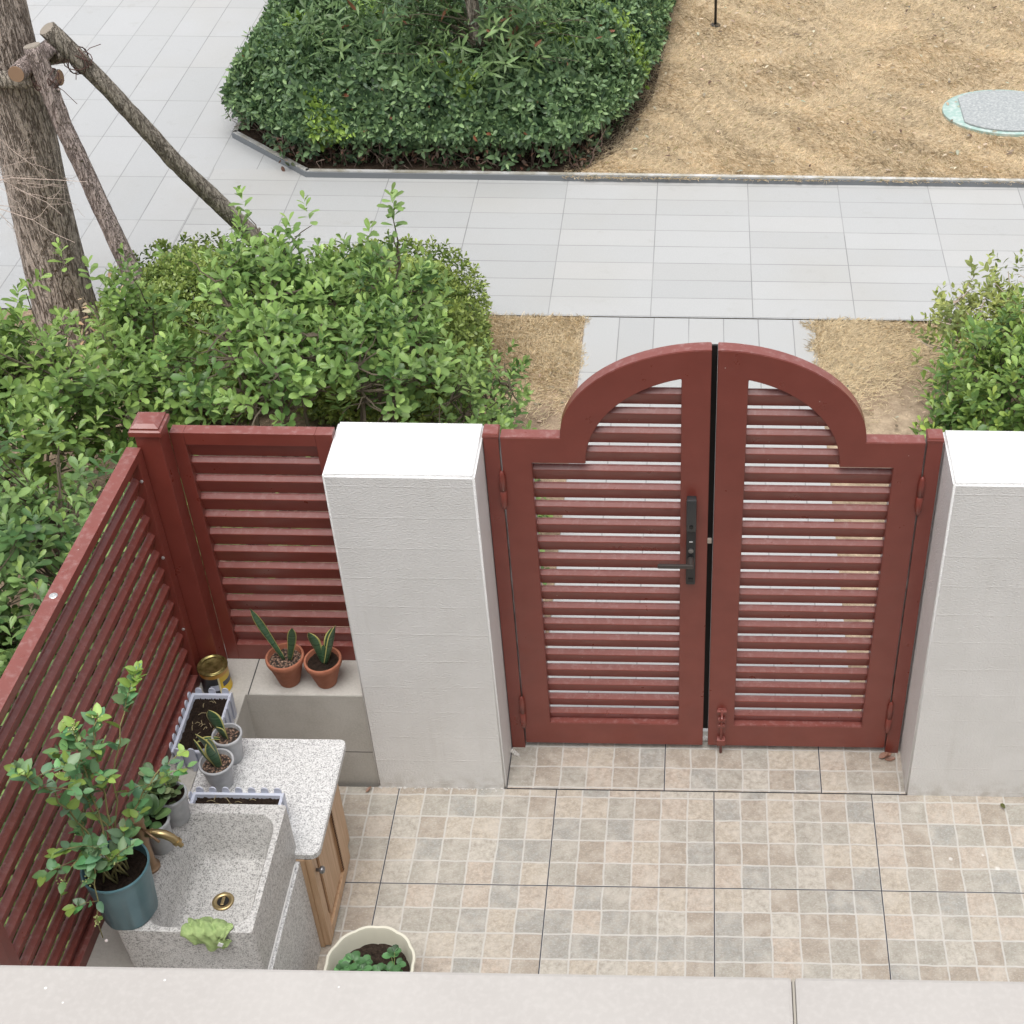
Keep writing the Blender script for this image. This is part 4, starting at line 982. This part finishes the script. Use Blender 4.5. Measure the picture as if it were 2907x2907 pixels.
# left mass beside side fence
BG = (.07, .15, .065)
shrub('broadleaf_shrub', 'tall glossy shrub closest to the viewer, left of the side fence', (-2.55, -.55, ZO), [(-2.62, -.50, .42, .48, .62, .55), (-2.30, -.65, .15, .24, .8, .5)], 470, .066, (.045, .11, .042), (.13, .235, .10), YG, nleaf=10, seed=1, group=FG, seg=.13)
shrub('broadleaf_shrub', 'tall dense shrub behind the corner of the side fence', (-2.6, .55, ZO), [(-2.72, .45, .52, .52, .60, .58), (-2.30, .60, .35, .28, .55, .55)], 560, .066, (.045, .12, .050), (.14, .25, .115), YG, nleaf=10, seed=2, group=FG, seg=.13)
shrub('broadleaf_shrub', 'bushy shrub at the left edge in front of the tree foot', (-3.1, 1.55, ZO), [(-3.12, 1.50, .52, .52, .60, .52), (-3.38, 1.9, .42, .36, .36, .45)], 430, .066, (.06, .14, .045), (.17, .29, .10), YG, nleaf=10, seed=3, group=FG, seg=.13)
shrub('broadleaf_shrub', 'open shrub between the tree trunk and the pale prop', (-2.66, 1.95, ZO), [(-2.66, 1.90, .34, .38, .44, .36), (-2.86, 2.45, .42, .24, .24, .34)], 210, .066, (.06, .14, .045), (.16, .28, .10), YG, nleaf=10, seed=4, group=FG, seg=.14, tall=[(-2.76, 2.35, .95), (-3.12, 2.5, .9), (-2.98, 2.45, .8)])
shrub('broadleaf_shrub', 'leggy shrub behind the short back fence with long bare stems', (-2.02, 1.65, ZO), [(-2.02, 1.90, .62, .42, .46, .30), (-2.15, 2.45, .64, .42, .35, .32), (-2.05, 1.30, .05, .24, .25, .16)], 285, .068, (.055, .135, .045), (.155, .28, .105), YG, nleaf=10, seed=5, group=FG, seg=.14, n_main=9, stem_r=.014, tall=[(-2.28, 2.72, 1.05), (-2.29, 2.7, .98), (-1.98, 2.72, 1.02)])
shrub('broadleaf_shrub', 'leggy shrub behind the white pillar with a tall upright sprig', (-1.55, 1.85, ZO), [(-1.52, 2.05, .56, .34, .46, .30), (-1.66, 2.5, .62, .36, .30, .30), (-1.34, 1.7, .12, .20, .25, .20)], 250, .067, (.050, .125, .045), (.15, .265, .105), YG, nleaf=10, seed=6, group=FG, seg=.14, n_main=9, stem_r=.014, tall=[(-1.53, 2.62, 1.10), (-1.53, 2.62, 1.02)])
shrub('broadleaf_shrub', 'low outer shrub whose leaves spill over the dry grass beside the path', (-1.12, 2.15, ZO), [(-1.14, 2.25, .10, .26, .42, .30), (-1.0, 1.70, .0, .24, .35, .24), (-.98, 1.15, -.08, .24, .3, .16)], 230, .054, (.055, .13, .05), (.15, .26, .10), YG, nleaf=10, seed=7, group=FG, seg=.11)
# clipped yellow-green hedge
def clipped(name, label, ctr, rx, ry, ztop, n, leafL, dark, light, young, seed, group=None):
    global rs
    rs = np.random.RandomState(seed); t = thing(name, label, 'hedge', (ctr[0], ctr[1], ZO), 0, group); b = np.array(t.location)
    u = rs.uniform(-1, 1, n); v = rs.uniform(-1, 1, n); r = (np.abs(u)**2.3+np.abs(v)**2.3)**(1/2.3); k = r < 1; u, v, r = u[k], v[k], r[k]
    H = ztop-ZO; h = H*(1-r**3.4*.80)*(1+.06*np.sin(u*9+seed)*np.cos(v*7)); P = np.stack([ctr[0]+u*rx, ctr[1]+v*ry, ZO+h], 1)
    n2 = n//2; a = rs.uniform(0, 6.28, n2); sx = np.sign(np.cos(a))*np.abs(np.cos(a))**.87; sy = np.sign(np.sin(a))*np.abs(np.sin(a))**.87; hh = rs.uniform(.12, .9, n2)
    bul = 1-.06*(2*hh-1)**2-.15*(hh > .75)*(hh-.75)*4; P2 = np.stack([ctr[0]+sx*rx*bul, ctr[1]+sy*ry*bul, ZO+hh*H], 1)
    D1 = np.stack([u*r**3, v*r**3, np.ones_like(u)], 1); D2 = np.stack([sx, sy, .5*np.ones(n2)], 1)
    P = np.concatenate([P, P2]); D = unit(np.concatenate([D1, D2])+rs.randn(len(P), 3)*.35)
    P = P-D*(rs.rand(len(P), 1)**1.5*.16)
    lp = shoots(P-D*.04-b, D, 7, .045, leafL, dark, light, young, young_n=3); leaf_object('foliage', *lp[:4], lp[4], t, 'obovate')
    g = Geo()
    for k in range(70):
        a = rs.uniform(0, 6.28); rr = rs.uniform(.3, .92); e = Vector((rx*rr*math.cos(a), ry*rr*math.sin(a), rs.uniform(.3, .8)*H)); s0 = Vector((e.x*.8, e.y*.8, -.01)); g.tube(curve(s0, e, .02, 4, .02), [.007, .006, .005, .004, .003], 5)
    g.build('branches', TWIG, t); return t
clipped('clipped_hedge', 'low clipped yellow-green hedge behind the leggy shrubs at the paving edge', (-1.76, 3.04), .56, .58, .42, 4200, .034, (.07, .14, .045), (.17, .25, .075), (.36, .44, .12), 31)
clipped('clipped_hedge', 'low clipped yellow-green hedge around the feet of the timber props', (-2.74, 3.10), .52, .58, .38, 3600, .034, (.07, .14, .045), (.16, .24, .075), (.34, .42, .12), 32)
rs = np.random.RandomState(44); n = 170
P = np.stack([-3.18+.11*rs.randn(n), 2.98+.08*rs.randn(n), .06+.10*rs.randn(n)], 1); o = leaf_object('dead_foliage', P-np.array([-3.18, 2.98, .06]), rs.randn(n, 3), rs.randn(n, 3)*.5+np.array([0, 0, 1.]), rs.uniform(.04, .065, n), greens(n, (.40, .28, .16), (.66, .54, .36), .5), None, 'obovate'); o.location = (-3.18, 2.98, .06); tag(o, 'clump of dead tan leaves beside the foot of the tree trunk', 'dead leaves')
# right bushes
shrub('broadleaf_shrub', 'bushy shrub with bright leaves behind the wide right pillar', (1.62, 1.95, ZO), [(1.50, 2.25, .22, .48, .55, .42), (1.22, 2.0, .02, .24, .40, .26)], 500, .062, (.055, .135, .045), (.17, .29, .10), (.36, .46, .10), nleaf=10, seed=8, seg=.13, group='shrubs behind the right pillar')
shrub('broadleaf_shrub', 'thin yellowish shrub with pale twigs at the right edge beside the paving', (1.50, 2.75, ZO), [(1.42, 2.95, .14, .34, .32, .36), (1.80, 2.95, .18, .34, .3, .42)], 420, .048, (.10, .16, .065), (.24, .31, .12), (.36, .42, .14), seed=9, seg=.12, nleaf=8, stemmat=TWIGP, group='shrubs behind the right pillar', shape='ovate')

# dark hedge in the bed (island)
def bed_hedge():
    global rs
    rs = np.random.RandomState(55)
    t = thing('rounded_hedge', 'large dark green rounded hedge filling the kerbed bed beside the lawn', 'hedge', (-1.9, 6.4, ZO)); b = np.array(t.location)
    # footprint edges: left x=-3.22, front y=5.50, diag corner, right curve
    def inside(x, y):
        right = np.interp(y, [5.35, 5.9, 6.8, 8.6, 10.5], [-1.00, -.62, -.44, -.30, -.25]); 
        dl = x+3.30; df = y-5.43; dd = ((x+3.32)*.67+(y-5.95)*.74+.0)+.02; dr_ = right-x
        # rounded front-right corner
        return np.minimum.reduce([dl, df, dd, dr_, 11.-y])
    n = 42000; x = rs.uniform(-3.4, -.2, n); y = rs.uniform(5.35, 10.2, n); d = inside(x, y); k = d > 0; x, y, d = x[k], y[k], d[k]
    wcur = .55; q_ = np.clip(d/wcur, 0, 1); H = .62+.05*np.sin(x*3+1)*np.cos(y*2.3)+.05*np.sin(x*7+y*5)
    h = H*(.42+.58*np.sqrt(1-(1-q_)**2))+.09*(rs.rand(len(x)) < .12)*rs.rand(len(x))+.055*np.sin(x*13+2*np.sin(y*7))*np.sin(y*12+x*4)+.025*np.sin(x*27)*np.sin(y*31); P1 = np.stack([x, y, ZO+h], 1)
    e = .02; gx = (inside(x+e, y)-inside(x-e, y))/(2*e); gy = (inside(x, y+e)-inside(x, y-e))/(2*e)
    s_ = (1-q_)[:, None]; D1 = np.stack([-gx, -gy, np.zeros_like(x)], 1)*s_*1.2+np.array([0, 0, 1.])*(.25+.75*(1-s_))
    # sides
    k = d < .09; m = k.sum(); reps = 9; P2 = np.repeat(np.stack([x[k], y[k], np.zeros(m)], 1), reps, 0); N2 = np.repeat(np.stack([-gx[k], -gy[k], np.full(m, .25)], 1), reps, 0)
    fr = rs.rand(m*reps); P2[:, 2] = ZO+.24+fr*.13; P2[:, :2] += N2[:, :2]*(.03+.07*np.sin(fr*3)[:, None]-.05)
    low = rs.rand(len(P2)) < .07; P2[low, 2] -= rs.rand(low.sum())*.2; keep = rs.rand(len(P2)) < .50; P2, N2 = P2[keep], N2[keep]
    P = np.concatenate([P1, P2]); D = unit(np.concatenate([D1, N2])+rs.randn(len(P), 3)*.4); P = P-D*(rs.rand(len(P), 1)**2*.12)
    far = rs.rand(len(P)) < np.clip(1.5-(P[:, 1]-5.3)/4, .3, 1); P, D = P[far], D[far]
    lp = shoots(P-D*.03-b, D, 5, .055, .062, (.042, .092, .050), (.175, .285, .145), (.23, .34, .14), spread=(80, 35), young_n=1, warm=(1.6, 1.5, 1.35))
    # yellow-green patches
    Pw = lp[0]+b; f = np.sin(Pw[:, 0]*5.1+1.3)*np.sin(Pw[:, 1]*4.7+Pw[:, 0]*2)+.5*np.sin(Pw[:, 0]*11+Pw[:, 1]*9)
    kk = (f > .75) & (rs.rand(len(f)) < .5); lp[4][kk] = np.array((.27, .40, .08))*(1+.2*rs.randn(kk.sum(), 1))
    kr = rs.rand(len(f)) < .002; lp[4][kr] = (.28, .10, .05)
    leaf_object('foliage', *lp[:4], np.clip(lp[4], .004, 1), t, 'ovate')
    g = Geo()
    for k in range(300):   # bare twigs showing under the front edge
        u = rs.rand(); 
        if u < .72: xx = rs.uniform(-2.75, -.75); yy = rs.uniform(5.44, 5.75)
        else: f_ = rs.rand(); xx = -3.28+.6*f_; yy = 5.98-.52*f_+rs.uniform(.02, .25)
        a = rs.uniform(0, 6.28); l = rs.uniform(.12, .3)
        g.tube([v-Vector(b) for v in curve((xx, yy, ZO+.02), (xx+l*math.cos(a)*.8, yy+l*math.sin(a)*.5, ZO+rs.uniform(.04, .30)), rs.uniform(-.02, .08), 4, .015)], [.004, .0035, .003, .0024, .0018], 4, False)
    g.build('bare_stems', Mt('dry_stem', (.17, .12, .095), .9).m, t)
    # few dead leaves low down
    n = 1300; P = np.stack([rs.uniform(-2.9, -.8, n), rs.uniform(5.42, 5.66, n), ZO+rs.uniform(.03, .27, n)], 1)
    leaf_object('dead_leaves', P-b, rs.randn(n, 3), rs.randn(n, 3)+np.array([0, 0, 1]), rs.uniform(.03, .05, n), np.where(rs.rand(n, 1) < .45, greens(n, (.05, .08, .04), (.12, .16, .08)), greens(n, (.10, .06, .045), (.34, .19, .13))), t, 'ovate')
bed_hedge()
# small tree growing out of the hedge
rs = np.random.RandomState(77)
t = thing('young_tree', 'young tree with long narrow leaves rising out of the dark rounded hedge', 'tree', (-1.56, 6.05, ZO)); b = np.array(t.location)
g = Geo(); g.tube([Vector(p)-Vector(b) for p in ((-1.56, 6.05, ZO), (-1.58, 6.0, .3), (-1.60, 5.95, .9), (-1.62, 5.9, 1.6), (-1.6, 5.95, 2.6))], [.055, .048, .042, .036, .02], 14); g.build('trunk', BARK, t, smooth=True)
P = []; D = []; lg = Geo()
for k in range(92):
    a = rs.uniform(0, 6.28); h = rs.uniform(.40, 1.35) if k > 14 else rs.uniform(.36, .5); r = rs.uniform(.25, .85)*(1 if h < 1 else .9)
    s0 = Vector((-1.60, 5.95, max(.2, h-.2))); e = Vector((-1.60+r*math.cos(a), 5.92+r*.8*math.sin(a), h+.05*rs.randn()))
    if -1.9 < e.x < -1.45 and e.y < 5.9 and e.z > .75: continue
    pts = curve(s0, e, .06, 4, .01); lg.tube([p-Vector(b) for p in pts], [.005, .004, .003, .0025, .002], 5, False)
    for m in range(6):
        f = .35+.65*m/5; i = min(int(f*4), 3); p = pts[i].lerp(pts[i+1], f*4-i); P.append(p+Vector(rs.randn(3)*.03)); D.append((e-s0).normalized()*.6+Vector(rs.randn(3)*.5)+Vector((0, 0, .35)))
for k in range(60):
    P.append(Vector((-2.42+rs.randn()*.24, 6.0+rs.randn()*.2, .42+rs.rand()*.3))); D.append(Vector(rs.randn(3)*.5)+Vector((-.2, 0, .3)))
P = np.array([tuple(p) for p in P]); D = unit(np.array([tuple(d) for d in D]))
lp = shoots(P-b, D, 7, .13, .088, (.04, .095, .055), (.11, .20, .09), (.18, .26, .11), spread=(70, 35), young_n=2)
kr = rs.rand(len(lp[4])) < .012; lp[4][kr] = (.26, .11, .06)
leaf_object('crown', *lp[:4], lp[4], t, 'lance', .25, .5); lg.build('branches', TWIG, t)
# dark hedge at the top right corner
clipped('clipped_hedge', 'dark hedge just showing at the top right corner beyond the lawn', (3.15, 9.35), .95, .80, .35, 2400, .05, (.03, .08, .035), (.08, .17, .06), (.14, .25, .07), 61)

# ================================================================== GRASS
def blades(name, P, L, kind_label, tints, lean=.8, wd=.0022, kind='stuff', label='', cat='grass'):
    N = len(P); a = 2.2*np.sin(P[:, 0]*3.1+1.3*np.sin(P[:, 1]*2.3))+2.0*np.sin(P[:, 1]*3.7+P[:, 0]*1.9)+1.15*rs.randn(N); d = np.stack([np.cos(a)*lean, np.sin(a)*lean, rs.uniform(.12, .75, N)], 1); d = unit(d)
    s_ = unit(np.stack([-np.sin(a+rs.randn(N)*.6), np.cos(a), np.zeros(N)], 1))*np.asarray(wd).reshape(-1, 1)
    V = np.zeros((N, 4, 3)); L = L[:, None]
    V[:, 0] = P-s_; V[:, 1] = P+s_; V[:, 2] = P+d*L*.6+s_*.7; V[:, 3] = P+d*L+np.array([0, 0, -.25])*L*rs.rand(N, 1)
    me = bpy.data.meshes.new(name); me.vertices.add(N*4); me.vertices.foreach_set('co', V.ravel())
    loops = (np.arange(N)[:, None]*4+np.array([0, 1, 2, 0, 2, 3])[None]).ravel(); me.loops.add(len(loops)); me.loops.foreach_set('vertex_index', loops.astype(np.int32))
    me.polygons.add(N*2); me.polygons.foreach_set('loop_start', (np.arange(N*2)*3).astype(np.int32)); me.update(calc_edges=True); me.validate()
    at = me.color_attributes.new('tint', 'FLOAT_COLOR', 'POINT'); c = np.ones((N, 4, 4)); c[:, :, :3] = tints[:, None]; at.data.foreach_set('color', c.ravel()); me.materials.append(GRASS)
    o = link(bpy.data.objects.new(name, me)); tag(o, label, cat, None, kind); return o
rs = np.random.RandomState(91)
MH = (2.12, 6.37)
n = 230000; x = rs.uniform(-1.0, 4.2, n); y = 5.33+rs.rand(n)**1.15*4.6
right = np.interp(y, [5.35, 5.9, 6.8, 8.6, 10.5], [-1.00, -.66, -.48, -.34, -.25]); 
k = (x > right+.08*rs.randn(n)-.02) & (((x-MH[0])/.47)**2+((y-MH[1])/.37)**2 > 1+.10*rs.randn(n)); x, y = x[k], y[k]; n = len(x)
cl = np.sin(x*5+2*np.sin(y*3))*np.sin(y*4.3+x*2+1.5*np.sin(x*2.7))+.6*np.sin(x*23+y*17+3*np.sin(x*7))+.5*rs.randn(n)
kp = rs.rand(n) < np.clip(1.05-.35*(np.sin(x*6.1+1.7*np.sin(y*4))*np.sin(y*5.3+x) > .72)-.25*(np.sin(x*17+y*3)*np.sin(y*19-x*5) > .8), .2, 1); x, y, cl = x[kp], y[kp], cl[kp]; n = len(x)
T = np.array((.60, .49, .335))*(1+.26*cl[:, None]*.6+.18*rs.randn(n, 1)); T[rs.rand(n) < .12] = (.80, .68, .46); gk = rs.rand(n) < .02; T[gk] = (.30, .28, .11)
blades('dry_lawn', np.stack([x, y, np.full(n, ZO+.028)], 1), rs.uniform(.022, .058, n), '', np.clip(T, .02, 1), wd=.0015, label='dormant straw-coloured lawn beyond the kerb')
def patch(name, x0, x1, y0, y1, n, cond, label):
    x = rs.uniform(x0, x1, n); y = rs.uniform(y0, y1, n); k = cond(x, y); x, y = x[k], y[k]; n = len(x)
    T = np.array((.64, .53, .36))*(1+.18*rs.randn(n, 1)); T[rs.rand(n) < .15] = (.82, .70, .47)
    return blades(name, np.stack([x, y, np.full(n, ZO-.006)], 1), rs.uniform(.02, .06, n), '', np.clip(T, .02, 1), lean=.9, wd=.0015, label=label)
den = lambda x, y, y0, s: rs.rand(len(x)) < 1/(1+np.exp(-(y-y0)/s))
patch('dry_grass', -1.75, -.70, 1.9, 3.72, 60000, lambda x, y: (x < -.735+.02*np.sin(y*14)+.012*rs.randn(len(x))) & (y < 3.70+.012*rs.randn(len(x))) & den(x, y, 2.98, .10), 'patch of dry grass between the shrubs and the left side of the path')
patch('dry_grass', .50, 1.75, 1.6, 3.72, 80000, lambda x, y: (x > .60-.06*np.clip((y-3.3)/.4, 0, 1)+.022*np.sin(y*11)+.02*np.sin(y*27)+.012*rs.randn(len(x))) & (y < 3.70+.02*np.sin(x*9)+.01*rs.randn(len(x))) & den(x, y, 3.10+.10*np.sin(x*7)+.2*(x-.8), .10), 'patch of dry grass between the path and the right shrubs')
# litter: pebbles and fallen leaves
rs = np.random.RandomState(17)
n = 260; X = np.concatenate([rs.uniform(-1.6, -.76, 110), rs.uniform(.66, 1.6, 150)]); Y_ = rs.uniform(1.8, 3.3, n)
o = leaf_object('leaf_litter', np.stack([X, Y_, np.full(n, ZO+.002)], 1), np.stack([rs.randn(n), rs.randn(n), .15*rs.rand(n)], 1), np.tile([0, 0, 1.], (n, 1)), rs.uniform(.015, .04, n), greens(n, (.20, .13, .08), (.55, .45, .34)), None, 'ovate'); tag(o, 'fallen leaves scattered on the bare soil outside the gate', 'leaf litter', None, 'stuff')
n = 380; X = rs.uniform(-.6, 3.2, n); Y_ = rs.uniform(5.4, 8.8, n)
o = leaf_object('leaf_litter', np.stack([X, Y_, np.full(n, ZO+.055)], 1), np.stack([rs.randn(n), rs.randn(n), .2*rs.randn(n)], 1), np.tile([0, 0, 1.], (n, 1)), rs.uniform(.02, .05, n), greens(n, (.10, .06, .04), (.66, .58, .44), .6), None, 'ovate'); tag(o, 'fallen pale and dark leaves scattered over the straw-coloured lawn', 'leaf litter', None, 'stuff')

# manhole cover
t = thing('manhole_cover', 'round green plastic ground cover with a weathered grey lid, set in the dry lawn', 'manhole cover', (MH[0], MH[1], ZO+.03))
g = Geo(); g.lathe([(0, 0), (.46, 0), (.46, .018), (.45, .024), (0, .024)], (0, 0, 0), 48)
g.v = [(v[0], v[1]*.78, v[2]) for v in g.v]
mm = Mt('green_ring', rough=.7); mm.set('Base Color', mm.mix(mm.rng(mm.noise(mm.pos(), 30, 4), .45, .65), (.33, .47, .43), (.50, .57, .54))); g.build('cover_ring', mm.m, t, auto=40)
g = Geo(); n_ = 40; pl = []
for k in range(n_):
    a = 6.283*k/n_; xx = .42*math.cos(a); yy = .325*math.sin(a); xx = max(-.33, min(.27, xx)); pl.append((xx, yy-.01))
g.prism(pl, .025, .036, 'z', .003); m2 = Mt('weathered_lid', rough=.9); p = m2.pos(); m2.set('Base Color', m2.ramp(m2.noise(p, 55, 7, .75), [(.35, (.27, .29, .30)), (.55, (.38, .40, .40)), (.68, (.60, .61, .60))])); g.build('lid', m2.m, t, auto=40)
# black stake
t = thing('garden_stake', 'thin black metal stake standing in the lawn at the top edge', 'stake', (.037, 7.89, ZO+.03))
Geo().tube([(0, 0, 0), (0, 0, .75)], .011, 10).build('rod', BLK, t, smooth=True); Geo().lathe([(0, 0), (.04, 0), (.04, .006), (.012, .01), (0, .01)], (0, 0, 0), 20).build('foot_plate', BLK, t, auto=40)
Geo().lathe([(0, .75), (.03, .75), (.045, .79), (.045, .84), (.03, .87), (0, .87)], (0, 0, 0), 16).build('head', BLK, t, auto=40)

# small debris in the courtyard and loose bits
def chip(name, label, cat, loc, r, mat, seed, flat=.25):
    bm = bmesh.new(); bmesh.ops.create_icosphere(bm, subdivisions=2, radius=r); q2 = np.random.RandomState(seed)
    for v in bm.verts: v.co = Vector((v.co.x*(1+.3*q2.randn()), v.co.y*(.6+.2*q2.randn()), v.co.z*flat))
    g = Geo(); g.bm(bm); o = g.build(name, mat, None, smooth=True); o.location = loc; o.rotation_euler = (0, 0, seed); return tag(o, label, cat)
DRYL = Mt('dry_leaf', (.30, .15, .09), .8).m
def dryleaf(label, loc, L, ang, seed, nl=1, colr=(.32, .18, .12)):
    global rs
    rs = np.random.RandomState(seed); n = nl
    o = leaf_object('fallen_leaf', rs.randn(n, 3)*np.array([.012, .008, .001])+np.array([0, 0, .004]), np.tile([math.cos(ang), math.sin(ang), .12], (n, 1))+rs.randn(n, 3)*.3*(n > 1), np.tile([0, 0, 1.], (n, 1))+rs.randn(n, 3)*.3, np.full(n, L), np.tile(np.array(colr), (n, 1))*(1+.2*rs.randn(n, 1)), None, 'ovate', .6, -.2)
    o.location = loc; return tag(o, label, 'leaf')
dryleaf('small brown leaf on the floor at the foot of the tiled ledge', (-1.345, -.035, .001), .03, .9, 3)
dryleaf('crumpled reddish dead leaves at the foot of the right gate post', (.655, .17, .005), .045, .2, 4, 5, (.34, .19, .14))
dryleaf('green leaf on the floor beside the wide right pillar', (1.08, -.035, .001), .035, -1.2, 5, 1, (.12, .13, .04))
dryleaf('single green leaf lying on the pale paving behind the clipped hedge', (-2.03, 4.55, ZO+.001), .05, .4, 6, 1, (.06, .12, .04))
MORT = Mt('mortar', (.58, .56, .53), .9).m
def crumbs(name, label, a, b, n, r, seed, cat='mortar'):
    g = Geo(); q2 = np.random.RandomState(seed); a = Vector(a); b = Vector(b)
    for k in range(n):
        c = a.lerp(b, q2.rand())+Vector((q2.randn()*.004, q2.randn()*.003, 0)); bm = bmesh.new(); bmesh.ops.create_icosphere(bm, subdivisions=1, radius=r*q2.uniform(.3, 1.2))
        for v in bm.verts: v.co += Vector(q2.randn(3)*r*.15)
        g.bm(bm, Matrix.Translation(c-a))
    o = g.build(name, MORT); o.location = a; return tag(o, label, cat)
crumbs('mortar_bead', 'crumbly mortar line along the foot of the left pillar', (-1.275, -.002, .001), (-.80, -.002, .001), 120, .004, 1)
crumbs('mortar_bead', 'rough mortar under the closed gate along the back of the threshold', (-.73, .262, .006), (.66, .262, .006), 420, .010, 2)
crumbs('mortar_bead', 'white mortar lump at the foot of the left gate post', (-.785, .185, .006), (-.765, .16, .006), 26, .008, 3)
bpy.context.view_layer.update()
